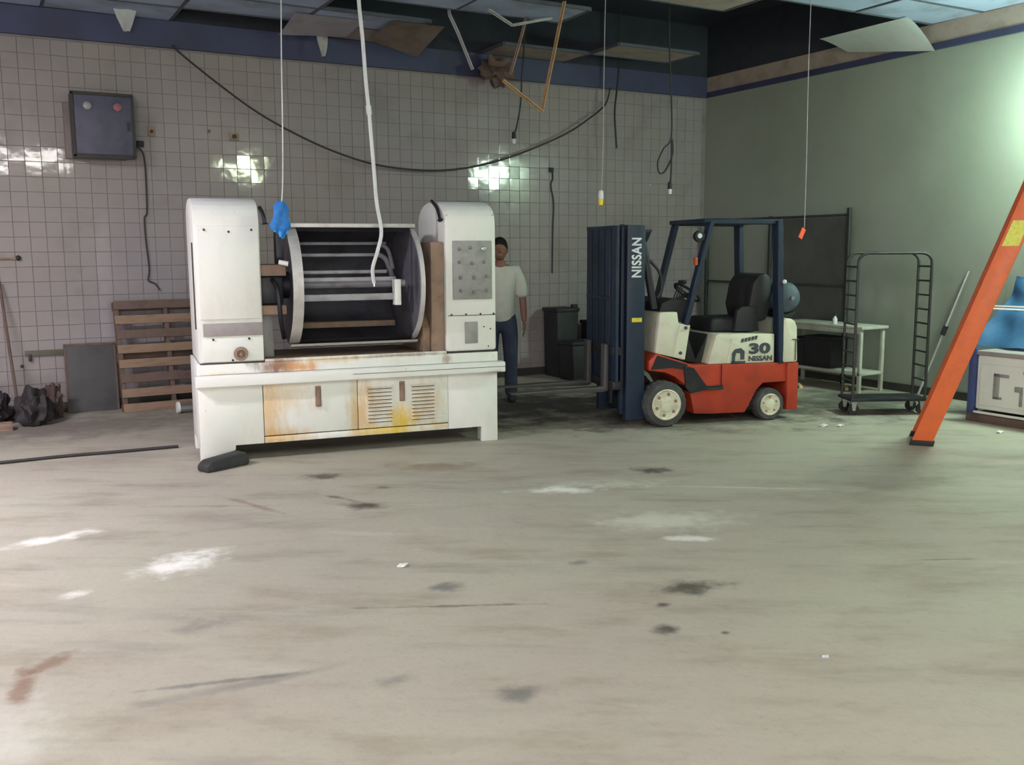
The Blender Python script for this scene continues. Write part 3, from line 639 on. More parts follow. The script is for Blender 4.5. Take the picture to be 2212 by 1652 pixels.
# mast: two outer channels, inner rails, cross members, cylinders, chains
mast = MB().prism([(-0.375, 0.07), (-0.375, 1.87), (-0.20, 1.865), (-0.19, 0.07)], 'y', 0.06, 0.13, 0.006).build('mast', M_navy, FK)
MB().prism([(-0.375, 0.07), (-0.375, 1.87), (-0.20, 1.865), (-0.19, 0.07)], 'y', 0.75, 0.82, 0.006).build('mast_channel', M_navy, mast)
for y0, y1 in ((0.14, 0.20), (0.68, 0.74)): box('inner_channel', M_navy, mast, -0.40, -0.25, y0, y1, 0.12, 1.86, 0.006)
for z0, z1 in ((1.78, 1.87), (1.20, 1.27), (0.55, 0.64), (0.12, 0.24)): box('cross_member', M_navy, mast, -0.30, -0.22, 0.13, 0.75, z0, z1, 0.006)
for y in (0.25, 0.63): MB().tube([(-0.29, y, 0.15), (-0.29, y, 1.1), (-0.29, y, 1.1), (-0.29, y, 1.82)], [0.04, 0.04, 0.024, 0.024], 14).build('lift_cylinder', M_darkiron, mast)
for y in (0.36, 0.52):
    mb = MB()
    for k in range(34): mb.box(-0.348, -0.332, y-0.011, y+0.011, 0.55+k*0.038, 0.582+k*0.038, 0.003, 1)
    mb.build('lift_chain', M_darkiron, mast, kind='stuff')
for y in (0.42, 0.45, 0.48): MB().tube(smooth_path([(-0.31, y, 0.5), (-0.33, y, 1.2), (-0.30, y, 1.8), (-0.24, y, 1.86), (-0.2, y, 1.75), (-0.2, y, 1.0)]), 0.011, 6).build('hose', M_cable, mast)
MB().prism([(-0.33, 0.45), (-0.33, 1.80), (-0.315, 1.80), (-0.315, 0.45)], 'y', 0.20, 0.68).build('mast_guard_screen', M_darkiron, mast)
MB().tube([(-0.20, 0.12, 1.72), (-0.08, 0.12, 1.10)], 0.035, 12).build('tilt_cylinder', M_darkiron, mast)
MB().prism([(-0.20, 1.86), (0.16, 1.84), (0.06, 1.62), (-0.02, 1.38), (-0.14, 1.10), (-0.19, 1.10)], 'y', 0.70, 0.74, 0.006).build('side_guard', M_darkiron, mast)
MB().tube(smooth_path([(-0.19, 0.16, 1.60), (-0.08, 0.16, 1.52), (0.0, 0.16, 1.42), (0.015, 0.16, 1.28), (-0.03, 0.16, 1.20)]), 0.016, 8).build('hose', M_cable, mast)
lettering('NISSAN', 0.128, -0.242, 1.39, 0.057, M_lettergrey, mast, 0.80, 0.0035, True, 1.08)
box('yellow_sticker', M_yellow, mast, -0.325, -0.225, 0.056, 0.064, 0.985, 1.025, 0.002)
# carriage and forks
car = box('carriage', M_darkiron, FK, -0.50, -0.41, 0.08, 0.82, 0.36, 0.44, 0.006)
box('carriage_bar', M_darkiron, car, -0.50, -0.41, 0.08, 0.82, 0.68, 0.76, 0.006)
for y in (0.10, 0.26, 0.42, 0.58, 0.74): MB().bar((-0.475, y, 0.44), (-0.475, y, 1.86), 0.03, 0.12, 0.004).build('backrest_bar', M_navy, car)
for z in (1.20, 1.85): MB().bar((-0.475, 0.085, z), (-0.475, 0.80, z), 0.04, 0.03, 0.004).build('backrest_rail', M_navy, car)
for y in (0.17, 0.62):
    MB().prism([(-0.505, 0.78), (-0.545, 0.78), (-0.548, 0.382), (-1.0, 0.374), (-1.45, 0.356), (-1.45, 0.346), (-0.55, 0.332), (-0.505, 0.345)], 'y', y, y+0.10, 0.004).build('fork', pm('worn_fork_steel', (0.085, 0.08, 0.08), 0.5, 0.2), FK)
# wheels
def wheel(x, y, r, wdt, side, nh):
    s = side; c = (x, y, r)
    tyre = MB().lathe([(r*0.66, 0), (r*0.72, -s*0.012), (r*0.93, -s*0.010), (r, s*0.02), (r, s*(wdt-0.02)), (r*0.93, s*(wdt+0.01)), (r*0.66, s*wdt)], c, 'y', 36).build('tyre', M_tyre, FK)
    mb = MB()
    for k in range(22):
        a = 2*math.pi*k/22
        for h0, h1, da in ((0.015, wdt*0.5, 0.0), (wdt*0.5, wdt-0.015, 0.14)):
            m = Matrix.Translation(c) @ Matrix.Rotation(-a-da, 4, 'Y')
            mb.box(-r*0.07, r*0.07, min(s*h0, s*h1), max(s*h0, s*h1), r*0.985, r*1.02, 0.003, 1, m)
    mb.build('tread', M_tyre, tyre)
    rimo = MB().lathe([(r*0.68, s*0.01), (r*0.69, -s*0.014), (r*0.64, -s*0.022), (r*0.59, -s*0.008), (r*0.34, -s*0.005), (r*0.29, -s*0.024), (r*0.10, -s*0.030), (0, -s*0.030)], c, 'y', 36).build('rim', M_wheel, tyre)
    for k in range(nh):
        a = 2*math.pi*(k+0.3)/nh
        MB().tube([(x+r*0.47*math.cos(a), y-s*0.009, r+r*0.47*math.sin(a)), (x+r*0.47*math.cos(a), y+s*0.01, r+r*0.47*math.sin(a))], r*0.075, 10).build('wheel_hole', M_brown, rimo)
wheel(0.0, -0.01, 0.213, 0.17, 1, 6); wheel(0.0, 0.92, 0.213, 0.17, -1, 6)
wheel(1.115, 0.03, 0.155, 0.13, 1, 5); wheel(1.115, 0.88, 0.155, 0.13, -1, 5)
MB().tube([(0, 0.10, 0.213), (0, 0.80, 0.213)], 0.05, 12).build('axle', M_darkiron, FK)
MB().tube([(1.115, 0.10, 0.155), (1.115, 0.80, 0.155)], 0.04, 12).build('axle', M_darkiron, FK)

# ------------------------------------------------------------------ person
def skinned(chains, name):
    """chains: list of lists of ((x,y,z), radius); first vertices of later chains join the nearest earlier vertex when equal"""
    bm = bmesh.new(); lay = bm.verts.layers.skin.verify(); known = {}
    root = None
    for ch in chains:
        prev = None
        for co, r in ch:
            k = tuple(round(c, 4) for c in co)
            if k in known: v = known[k]
            else:
                v = bm.verts.new(co); rx, ry = (r if isinstance(r, tuple) else (r, r)); v[lay].radius = (rx, ry); known[k] = v
                if root is None: root = v; v[lay].use_root = True
            if prev is not None and prev != v and bm.edges.get((prev, v)) is None: bm.edges.new((prev, v))
            prev = v
    me = bpy.data.meshes.new(name); bm.to_mesh(me); bm.free()
    o = bpy.data.objects.new(name, me); S.collection.objects.link(o)
    sk = o.modifiers.new('skin', 'SKIN'); sk.use_smooth_shade = True
    o.modifiers.new('sub', 'SUBSURF').levels = 2
    dg = bpy.context.evaluated_depsgraph_get()
    out = bpy.data.meshes.new_from_object(o.evaluated_get(dg))
    bpy.data.objects.remove(o); bpy.data.meshes.remove(me)
    return out
def fuse(meshes, voxel, name):
    bm = bmesh.new()
    for m in meshes: bm.from_mesh(m)
    me = bpy.data.meshes.new(name); bm.to_mesh(me); bm.free()
    o = bpy.data.objects.new(name, me); S.collection.objects.link(o)
    r = o.modifiers.new('remesh', 'REMESH'); r.mode = 'VOXEL'; r.voxel_size = voxel
    sm = o.modifiers.new('smooth', 'SMOOTH'); sm.factor = 0.5; sm.iterations = 3
    dg = bpy.context.evaluated_depsgraph_get()
    out = bpy.data.meshes.new_from_object(o.evaluated_get(dg))
    bpy.data.objects.remove(o)
    return out
M_skin = pm('brown_skin', (0.22, 0.10, 0.07), 0.55, 0, (0.17, 0.075, 0.05), 0.5, 8)
M_shirt = pm('pale_shirt_cloth', (0.55, 0.56, 0.48), 0.85, 0, (0.42, 0.43, 0.37), 0.5, 6, 0.2)
M_jeans = pm('dark_denim', (0.035, 0.045, 0.08), 0.9, 0, (0.06, 0.07, 0.10), 0.5, 10, 0.2)
M_hair = pm('black_hair', (0.012, 0.011, 0.011), 0.7)
PS = thing('person', 'person in pale short-sleeved shirt and dark jeans half hidden behind the white mixer', 'person', (5.02, 9.22, 0), R(-30))
ch = [[((0, 0, 0.96), (0.15, 0.10)), ((0, 0.01, 1.10), (0.14, 0.095)), ((0, 0.01, 1.28), (0.16, 0.11)), ((0, 0.01, 1.42), (0.12, 0.085)), ((0, 0, 1.50), 0.055), ((0, -0.01, 1.56), 0.055)]]
parts = []
for s in (-1, 1):
    ch.append([((0, 0.01, 1.42), 0.1), ((s*0.165, 0.01, 1.43), 0.062), ((s*0.225, 0.02, 1.28), 0.05), ((s*0.245, 0.025, 1.12), 0.042), ((s*0.255, 0.0, 1.0), 0.040), ((s*0.262, -0.03, 0.865), 0.027)])
    ch.append([((0, 0, 0.96), 0.1), ((s*0.095, 0, 0.90), 0.092), ((s*0.105, -0.005, 0.70), 0.078), ((s*0.11, -0.01, 0.50), 0.056), ((s*0.112, 0.01, 0.36), 0.055), ((s*0.115, 0.03, 0.09), 0.038), ((s*0.12, -0.01, 0.045), 0.04), ((s*0.13, -0.13, 0.03), 0.032)])
body_me = skinned(ch, 'b'); parts.append(body_me)
for s in (-1, 1):
    hand = [[((s*0.262, -0.03, 0.875), (0.022, 0.026)), ((s*0.264, -0.035, 0.83), (0.016, 0.036)), ((s*0.264, -0.04, 0.79), (0.015, 0.040))]]
    parts.append(skinned(hand, 'h'))
    for k, (dy, L) in enumerate(((-0.030, 0.068), (-0.010, 0.078), (0.010, 0.072), (0.028, 0.056))):
        y = -0.04+dy
        parts.append(skinned([[((s*0.264, y, 0.80), 0.0095), ((s*0.262, y-0.004, 0.785-L*0.45), 0.009), ((s*0.252, y-0.008, 0.785-L*0.8), 0.0085), ((s*0.240, y-0.01, 0.785-L), 0.0075)]], 'f'))
    parts.append(skinned([[((s*0.262, -0.055, 0.835), 0.012), ((s*0.254, -0.085, 0.81), 0.0105), ((s*0.246, -0.096, 0.775), 0.009)]], 'f'))
mb = MB()
mb.ball((0, -0.015, 1.655), 0.078, 0.098, 0.118, 3); mb.ball((0, -0.045, 1.60), 0.055, 0.062, 0.058, 3)
mb.ball((0, -0.118, 1.642), 0.014, 0.022, 0.026, 2); mb.ball((0, -0.100, 1.592), 0.026, 0.014, 0.010, 2)
mb.ball((0, -0.088, 1.69), 0.05, 0.02, 0.014, 2)
for s in (-1, 1): mb.ball((s*0.082, 0.0, 1.645), 0.012, 0.024, 0.034, 2)
hm = bpy.data.meshes.new('hd'); mb.bm.to_mesh(hm); mb.bm.free(); parts.append(hm)
pb = link('body', fuse(parts, 0.0075, 'body'), M_skin, PS)
for s in (-1, 1): MB().ball((s*0.032, -0.098, 1.66), 0.009, 0.007, 0.005, 2).build('eye', M_hair, pb)
mb = MB(); mb.grid(lambda u, v: Vector((0, 0.004, 1.668)) + Vector((0.089*math.sin(math.pi*(0.02+0.56*u))*math.cos(2*math.pi*v), 0.110*math.sin(math.pi*(0.02+0.56*u))*math.sin(2*math.pi*v)+0.006, 0.122*math.cos(math.pi*(0.02+0.56*u))+0.05*max(0, -math.sin(2*math.pi*v))*u)), 14, 28, 0.01)
mb.build('hair', M_hair, PS)
shirt = [[((0, 0, 0.83), (0.180, 0.130)), ((0, 0, 0.93), (0.178, 0.128)), ((0, 0.01, 1.10), (0.168, 0.12)), ((0, 0.01, 1.28), (0.182, 0.13)), ((0, 0.01, 1.42), (0.135, 0.10)), ((0, 0.005, 1.475), (0.07, 0.068))]]
for s in (-1, 1): shirt.append([((0, 0.01, 1.42), 0.1), ((s*0.165, 0.01, 1.43), 0.078), ((s*0.225, 0.02, 1.29), 0.072), ((s*0.244, 0.025, 1.12), 0.070)])
link('shirt', fuse([skinned(shirt, 's')], 0.011, 'shirt'), M_shirt, PS)
tr = [[((0, 0, 1.06), (0.155, 0.110)), ((0, 0, 0.90), (0.160, 0.112))]]
for s in (-1, 1): tr.append([((0, 0, 0.90), 0.1), ((s*0.095, 0, 0.84), 0.112), ((s*0.105, -0.005, 0.70), 0.100), ((s*0.11, -0.01, 0.50), 0.086), ((s*0.112, 0.01, 0.36), 0.080), ((s*0.115, 0.025, 0.03), 0.075)])
link('jeans', fuse([skinned(tr, 't')], 0.011, 'jeans'), M_jeans, PS)
for s in (-1, 1):
    mb = MB(); mb.ball((s*0.123, -0.05, 0.04), 0.052, 0.145, 0.052, 3, 0.0)
    for v in mb.bm.verts: v.co.z = max(v.co.z, 0.002)
    mb.build('shoe', M_black, PS)

# ------------------------------------------------------------------ left side: pallets, board, broom, bags
def pallet(loc, rx, rz, label, wdt, hgt, nb, mats, group=None):
    t = thing('wooden_pallet', label, 'pallet', loc, rz, group, rx)
    for x in (0.0, wdt/2-0.02, wdt-0.045): box('stringer', M_wooddark, t, x, x+0.045, 0.018, 0.11, 0, hgt, 0.004)
    for k in range(nb):
        z = k*(hgt-0.09)/(nb-1); j = random.uniform(-.006, .006)
        box('board', mats[k % len(mats)], t, -0.005, wdt+0.005, 0.0+j*.5, 0.018+j*.5, z, z+0.09, 0.003)
    for k in range(3):
        z = k*(hgt-0.09)/2; box('board', M_wooddark, t, -0.005, wdt+0.005, 0.11, 0.128, z, z+0.09, 0.003)
    return t
pallet((1.285, 10.50, 0.002), R(-12), R(3), 'wooden pallet leaning on the tiled wall left of the white mixer', 1.02, 1.17, 8, [M_wood, M_wood, M_wooddark, M_wood, M_wood, M_wooddark, M_wood, M_wooddark])
t = thing('wall_board', 'dark grey board leaning on the tiled wall beside the wooden pallet', 'board', (0.775, 10.80, 0.002), R(-1.5), None, R(-7))
box('sheet', pm('charcoal_board', (0.085, 0.083, 0.085), 0.7, 0, (0.05, 0.05, 0.055), 0.6, 4), t, 0.0, 0.50, 0.0, 0.02, 0.0, 0.70, 0.004)
for a in ((0, 0.02, -0.004, 0.024, 0, 0.70), (0.48, 0.50, -0.004, 0.024, 0, 0.70), (0.0, 0.50, -0.004, 0.024, 0.685, 0.712)): box('edging', M_wooddark, t, *a, 0.002)
t = thing('wall_rail', 'short olive wooden rail fixed low on the tiled wall at the left', 'rail', (0.40, YB-0.012, 0.60))
box('rail_bar', pm('olive_wood', (0.13, 0.12, 0.085), 0.7), t, 0.02, 0.42, -0.03, 0.0, 0.0, 0.055, 0.004)
for x in (0.05, 0.38): box('bracket', M_darkiron, t, x, x+0.03, -0.036, 0.0, -0.05, 0.02, 0.003)
box('hook', M_darkiron, t, -0.03, 0.0, -0.05, 0.0, -0.11, -0.085, 0.004)
# broom
t = thing('broom', 'broom with dark wooden handle leaning on the wall at the far left', 'broom', (0.315, 10.62, 0.0))
MB().tube([(0, 0, 0.10), (-0.055, 0.17, 1.0), (-0.075, 0.26, 1.36)], [0.015, 0.014, 0.013], 8).build('handle', M_wooddark, t)
box('head', M_wooddark, t, -0.16, 0.16, -0.03, 0.03, 0.085, 0.125, 0.01)
mb = MB()
for k in range(40):
    x = -0.15 + 0.30*(k+0.5)/40
    for y in (-0.018, 0.0, 0.018): mb.bar((x, y, 0.09), (x+random.uniform(-.01, .01), y*1.6, 0.002), 0.005, 0.005)
mb.build('bristles', M_black, t, False, kind='stuff')
def rubbish_bag(loc, rx, ry, rz, mat, label, sd):
    t = thing('rubbish_bag', label, 'bag', loc)
    mb = MB(); mb.ball((0, 0, rz*0.72), rx, ry, rz, 4, 0.55, 2.3 + sd)
    for v in mb.bm.verts: v.co.z = max(v.co.z, 0.002)
    mb.build('sack', mat, t)
    mb = MB(); mb.lathe([(0.045, rz*1.42), (0.02, rz*1.56), (0.016, rz*1.62), (0.034, rz*1.78), (0.0, rz*1.80)], (0.01, 0, 0), 'z', 12)
    mb.build('tied_neck', mat, t)
M_bag = pm('black_bag_plastic', (0.022, 0.018, 0.021), 0.7, 0, (0.05, 0.038, 0.034), 0.6, 9, 0.4)
M_bagbrown = pm('brown_sacking', (0.10, 0.065, 0.05), 0.8, 0, (0.05, 0.04, 0.04), 0.6, 7, 0.4)
rubbish_bag((0.44, 10.22, 0), 0.15, 0.14, 0.20, M_bag, 'black rubbish bag heaped at the foot of the broom', 0.0)
rubbish_bag((0.06, 10.42, 0), 0.16, 0.15, 0.21, M_bag, 'black rubbish bag cut by the left edge of the picture', 1.7)
rubbish_bag((0.62, 10.56, 0), 0.09, 0.09, 0.19, M_bagbrown, 'small brown sack beside the black rubbish bag', 0.9)
t = thing('wooden_tray', 'small reddish wooden tray on the floor before the rubbish bags', 'tray', (0.02, 9.98, 0))
box('tray_base', M_brown, t, 0, 0.22, 0, 0.14, 0.0, 0.02, 0.003)
for a in ((0, 0.22, 0, 0.012, 0.02, 0.07), (0, 0.22, 0.128, 0.14, 0.02, 0.07), (0, 0.012, 0.012, 0.128, 0.02, 0.07), (0.208, 0.22, 0.012, 0.128, 0.02, 0.07)): box('tray_side', M_brown, t, *a, 0.003)
o = MB().tube(smooth_path([(-1.2, 8.50, 0.014), (-0.4, 8.47, 0.014), (0.09, 8.42, 0.014), (0.55, 8.43, 0.014), (1.0, 8.39, 0.014), (1.3, 8.37, 0.014), (1.43, 8.36, 0.014)]), 0.013, 8).build('floor_cable', M_cable)
tag(o, 'black cable lying on the floor left of the white mixer', 'cable')
t = thing('pipe_joint', 'small pale pipe joint on the floor behind the left of the mixer', 'pipe', (1.80, 10.2, 0.0))
MB().tube([(-0.03, 0, 0.05), (0.10, 0, 0.05)], 0.045, 12).build('pipe', M_steel, t); MB().lathe([(0.03, 0), (0.06, 0), (0.06, 0.03), (0.03, 0.03)], (-0.05, 0, 0.06), 'x', 14).build('collar', M_ledge, t)

# ------------------------------------------------------------------ control box and fittings on the back wall
M_boxblue = pm('dark_blue_grey_box', (0.085, 0.085, 0.13), 0.55, 0.1, (0.05, 0.05, 0.075), 0.7, 6)
t = thing('control_box', 'square dark blue-grey electrical box high on the tiled wall', 'box', (1.0, YB-0.012, 2.60))
box('backing_plate', pm('brown_grey_box', (0.20, 0.16, 0.15), 0.6), t, -0.075, 0.50, -0.06, 0.0, -0.005, 0.55, 0.006)
bx_ = box('enclosure', M_boxblue, t, -0.02, 0.56, -0.24, -0.06, 0.0, 0.63, 0.01)
dr = box('door', M_boxblue, bx_, 0.01, 0.545, -0.256, -0.238, 0.03, 0.605, 0.006)
for a in ((-0.02, 0.56, -0.25, -0.22, 0.61, 0.64), (-0.02, 0.56, -0.25, -0.22, -0.01, 0.025), (-0.022, 0.008, -0.25, -0.22, 0, 0.63), (0.545, 0.572, -0.25, -0.22, 0, 0.63)): box('rim', M_seam, bx_, *a, 0.003)
for x, m in ((0.13, M_panelgrey), (0.41, pm('faded_red_lamp', (0.30, 0.12, 0.13), 0.5))): MB().lathe([(0.04, -0.258), (0.04, -0.275), (0.025, -0.285), (0, -0.287)], (x, 0, 0.50), 'y', 16).build('indicator', m, dr)
box('catch', M_seam, dr, 0.50, 0.52, -0.275, -0.252, 0.27, 0.36, 0.003)
o = MB().tube(smooth_path([(1.60, YB-0.045, 2.75), (1.66, YB-0.03, 2.70), (1.683, YB-0.025, 2.59), (1.684, YB-0.025, 2.30), (1.676, YB-0.025, 2.06), (1.648, YB-0.025, 2.0), (1.65, YB-0.025, 1.77), (1.668, YB-0.025, 1.47), (1.652, YB-0.025, 1.35), (1.72, YB-0.025, 1.31), (1.763, YB-0.03, 1.24)]), 0.009, 6).build('wall_cable', M_cable)
tag(o, 'thin dark cable running down the tiles below the electrical box', 'cable')
def wall_plate(x, z, wdt, hgt, label, mat):
    t = thing('wall_socket', label, 'socket', (x, YB-0.011, z))
    box('plate', mat, t, -wdt/2, wdt/2, -0.02, 0.0, -hgt/2, hgt/2, 0.005)
    MB().lathe([(wdt*0.25, -0.018), (wdt*0.25, -0.028), (0, -0.03)], (0, 0, 0), 'y', 12).build('insert', M_seam, t)
wall_plate(1.768, 2.91, 0.07, 0.10, 'small brown wall socket just right of the electrical box', M_brown)
wall_plate(1.648, 2.775, 0.075, 0.065, 'black cable clamp on the wall at the lower right of the electrical box', M_blackplastic)
wall_plate(2.36, 2.945, 0.035, 0.035, 'tiny dark peg on the tiles between two brown fittings', M_brown)
wall_plate(2.63, 2.90, 0.10, 0.08, 'reddish brown wall fitting above the left column of the mixer', M_brown)
wall_plate(6.72, 2.685, 0.07, 0.06, 'black junction above the dark cable on the tiles left of the forklift', M_blackplastic)
o = MB().tube(smooth_path([(6.729, YB-0.025, 2.68), (6.745, YB-0.025, 2.58), (6.714, YB-0.025, 2.48), (6.757, YB-0.025, 2.25), (6.743, YB-0.025, 1.89), (6.736, YB-0.025, 1.34)]), 0.010, 6).build('wall_cable', M_cable)
tag(o, 'dark cable hanging down the tiles between the person and the forklift', 'cable')
t = thing('wall_bar', 'thin dark bar with knob end sticking out of the tiles at the far left', 'bar', (0.10, YB-0.012, 1.585))
MB().tube([(-0.2, -0.02, 0.0), (0.32, -0.02, 0.006)], 0.010, 8).build('rod', M_brown, t); MB().ball((0.325, -0.022, 0.012), 0.024, 0.02, 0.028, 2).build('knob', M_darkiron, t)
o = MB().tube(smooth_path([(2.03, 10.86, 3.80), (2.061, 10.85, 3.745), (2.45, 10.8, 3.436), (2.885, 10.8, 3.149), (3.344, 10.8, 2.925), (3.773, 10.8, 2.765), (4.222, 10.8, 2.652), (4.751, 10.8, 2.607), (5.244, 10.8, 2.63), (5.759, 10.8, 2.727), (6.295, 10.8, 2.903), (6.852, 10.8, 3.133), (7.211, 10.8, 3.342), (7.52, 10.85, 3.56), (7.62, 10.88, 3.79)]), 0.011, 6).build('slack_cable', M_cable)
tag(o, 'long slack black cable sagging across the tiled wall above the mixer', 'cable')

# ------------------------------------------------------------------ black bins by the back wall
def bin_(x, y, wdt, dep, h, label):
    t = thing('plastic_bin', label, 'bin', (x, y, 0))
    MB().prism([(0.02, 0.0), (0.0, h-0.05), (wdt, h-0.05), (wdt-0.02, 0.0)], 'y', 0, dep, 0.012).build('tub', M_blackplastic, t)
    box('lid', M_blackplastic, t, -0.015, wdt+0.015, -0.015, dep+0.015, h-0.05, h, 0.012)
    box('hinge', M_blackplastic, t, wdt-0.09, wdt-0.01, -0.005, 0.06, h, h+0.045, 0.008)
bin_(6.55, 10.50, 0.33, 0.34, 0.90, 'tall narrow black bin with lid against the tiled wall')
bin_(6.52, 10.08, 0.52, 0.34, 0.50, 'low black bin standing in front of the tall narrow bin')
bin_(7.10, 10.40, 0.42, 0.38, 0.72, 'middle sized black bin closest to the forklift mast')

# ------------------------------------------------------------------ right side: sheet frame, table, rack truck, pole
t = thing('sheet_frame', 'tall dark metal frame holding a grey sheet against the green wall', 'frame', (XR-0.13, 8.16, 0))
for y in (0.0, 1.30, 2.55): box('post', M_cartblack, t, 0.0, 0.045, y, y+0.045, 0, 2.07 + (0.06 if y == 0 else 0), 0.005)
for z in (2.03, 1.18, 0.3): box('rail', M_cartblack, t, 0.005, 0.04, 0.045, 2.55, z, z+0.03, 0.004)
MB().grid(lambda u, v: (0.055+0.008*math.sin(9*u)+0.006*math.sin(14*v+3*u), 0.05+1.1*u, 0.72+1.3*v), 16, 12, 0.004).build('sheet', M_sheet, t)
t = thing('work_table', 'pale narrow work table with lower shelf behind the forklift', 'table', (8.74, 7.50, 0))
box('table_top', M_tabletop, t, 0.0, 0.44, 0.0, 1.30, 0.73, 0.765, 0.006)
for x in (0.02, 0.38):
    for y in (0.03, 1.23): box('leg', M_tabletop, t, x, x+0.04, y, y+0.04, 0, 0.73, 0.004)
box('lower_shelf', M_tabletop, t, 0.02, 0.42, 0.03, 1.27, 0.20, 0.235, 0.005)
box('apron', M_tabletop, t, 0.005, 0.03, 0.03, 1.27, 0.68, 0.73, 0.004)
for (y, dy, h, lb) in ((0.50, 0.42, 0.34, 'dark box on the lower shelf of the work table, nearest the rack truck'), (0.93, 0.26, 0.30, 'dark box on the lower shelf of the work table, nearest the forklift')):
    b_ = thing('storage_box', lb, 'box', (8.80, 7.50+y, 0.236))
    box('carton', M_blackplastic, b_, 0, 0.28, 0, dy, 0, h, 0.008); box('lid', M_blackplastic, b_, -0.01, 0.29, -0.01, dy+0.01, h, h+0.03, 0.006)
b_ = thing('small_bottle', 'small pale bottle standing on the work table', 'bottle', (8.85, 8.0, 0.765))
MB().lathe([(0.025, 0), (0.028, 0.005), (0.028, 0.06), (0.012, 0.085), (0.012, 0.10), (0, 0.101)], (0, 0, 0), 'z', 14).build('glass', M_hose, b_); MB().lathe([(0.014, 0.095), (0.014, 0.115), (0, 0.116)], (0, 0, 0), 'z', 12).build('cap', M_seam, b_)
for (x, y, L, rz, lb) in ((8.62, 8.30, 0.30, 0.9, 'pale orange strip on the floor nearest the forklift rear'), (8.92, 7.85, 0.26, 0.75, 'pale orange strip on the floor under the work table corner')):
    o = MB().box(-L/2, L/2, -0.02, 0.02, 0, 0.03, 0.003).build('pale_strip', pm('pale_orange', (0.80, 0.55, 0.30), 0.6)); o.location = (x, y, 0); o.rotation_euler = (0, 0, rz); tag(o, lb, 'floor_strip')  # pale orange strips lying at floor level
# rack truck: two hooped tubes joined by rungs at both ends, on castors
RT = thing('rack_truck', 'dark tubular rack truck with laddered ends on castors beside the forklift', 'rack', (7.55, 6.56, 0), R(-27))
RW, RD, RH, RB = 0.73, 0.28, 1.60, 0.10
for y in (0.0, RD):
    pts = [(0, y, 0.16)] + [(0, y, RH-RB)] + [(RB-RB*math.cos(a), y, RH-RB+RB*math.sin(a)) for a in [R(15*k) for k in range(1, 7)]] + [(RW-RB+RB*math.sin(a), y, RH-RB+RB*math.cos(a)) for a in [R(15*k) for k in range(0, 7)]] + [(RW, y, 0.16)]
    MB().tube(pts, 0.0145, 8).build('hoop', M_cartblack, RT)
for x in (0, RW):
    for k in range(9):
        z = 0.34 + k*0.141; MB().tube([(x, 0, z), (x, RD, z)], 0.010, 8).build('rung', M_cartblack, RT)
box('base_deck', M_darkiron, RT, -0.03, RW+0.03, -0.03, RD+0.03, 0.14, 0.17, 0.006)
for x in (0.02, RW-0.02):
    for y in (0.02, RD-0.02):
        c_ = MB().tube([(x, y-0.012, 0.055), (x, y+0.012, 0.055)], 0.055, 18).build('castor', M_black, RT)
        MB().prism([(x-0.03, 0.14), (x+0.03, 0.14), (x+0.014, 0.045), (x-0.014, 0.045)], 'y', y+0.014, y+0.02).build('castor_fork', M_steel, c_)
        MB().prism([(x-0.03, 0.14), (x+0.03, 0.14), (x+0.014, 0.045), (x-0.014, 0.045)], 'y', y-0.02, y-0.014).build('castor_fork', M_steel, c_)
# leaning aluminium pole
t = thing('leaning_pole', 'thin aluminium pole with dark grip leaning on the green wall', 'pole', (9.13, 7.03, 0))
p0, p1 = Vector((0, 0, 0.008)), Vector((0.175, -0.42, 1.40))
MB().tube([p0, p1], 0.012, 8).build('shaft', M_alu, t)
MB().tube([p0.lerp(p1, 0.50), p0.lerp(p1, 0.57)], 0.026, 10).build('grip', M_blackplastic, t)
# orange step ladder seen from its side
LD = thing('step_ladder', 'orange fibreglass step ladder standing open at the right edge', 'ladder', (6.885, 5.235, 0), R(-52))
LW, LH, LX, LS = 0.42, 2.62, 0.90, 1.80
def leg_rail(x0, z0, x1, z1, w_, y0, y1, name, mat): return MB().prism([(x0-w_/2, z0), (x0+w_/2, z0), (x1+w_/2, z1), (x1-w_/2, z1)], 'y', y0, y1, 0.006).build(name, mat, LD)
for y in (0.0, LW):
    f = leg_rail(0.0, 0.03, LX, LH, 0.165, y-0.018, y+0.018, 'front_rail', M_orange)
    MB().prism([(-0.10, 0.0), (0.09, 0.0), (0.10, 0.045), (-0.085, 0.045)], 'y', y-0.026, y+0.026, 0.005).build('rail_foot', M_blackplastic, f)
    leg_rail(LS, 0.02, LX+0.10, LH-0.02, 0.08, y-0.015, y+0.015, 'rear_rail', M_orange)
    MB().bar((0.46, y+0.03, 1.16), (1.38, y+0.03, 1.13), 0.035, 0.012, 0.002).build('spreader', M_alu, LD)
    if y == 0:
        q = lambda z: LX*(z-0.03)/(LH-0.03)
        MB().prism([(q(1.66)-0.06, 1.66), (q(1.66)+0.06, 1.66), (q(1.86)+0.06, 1.86), (q(1.86)-0.06, 1.86)], 'y', -0.0215, -0.0175).build('warning_label', pm('yellow_label', (0.80, 0.78, 0.12), 0.5, 0, (0.6, 0.5, 0.1), 0.7, 40), LD)
for k in range(1, 8):
    f = k/8; x, z = LX*f, 0.03+(LH-0.03)*f
    box('tread', M_alu, LD, x-0.04, x+0.05, 0.02, LW-0.0, z-0.025, z, 0.004)
for z in (0.35, 0.95, 1.6):
    f = z/LH; x = LS+(LX+0.10-LS)*f; MB().tube([(x, 0, z), (x, LW, z)], 0.012, 8).build('rear_brace', M_alu, LD)
box('top_cap', M_orange, LD, LX-0.09, LX+0.18, -0.03, LW+0.05, LH-0.02, LH+0.04, 0.012)
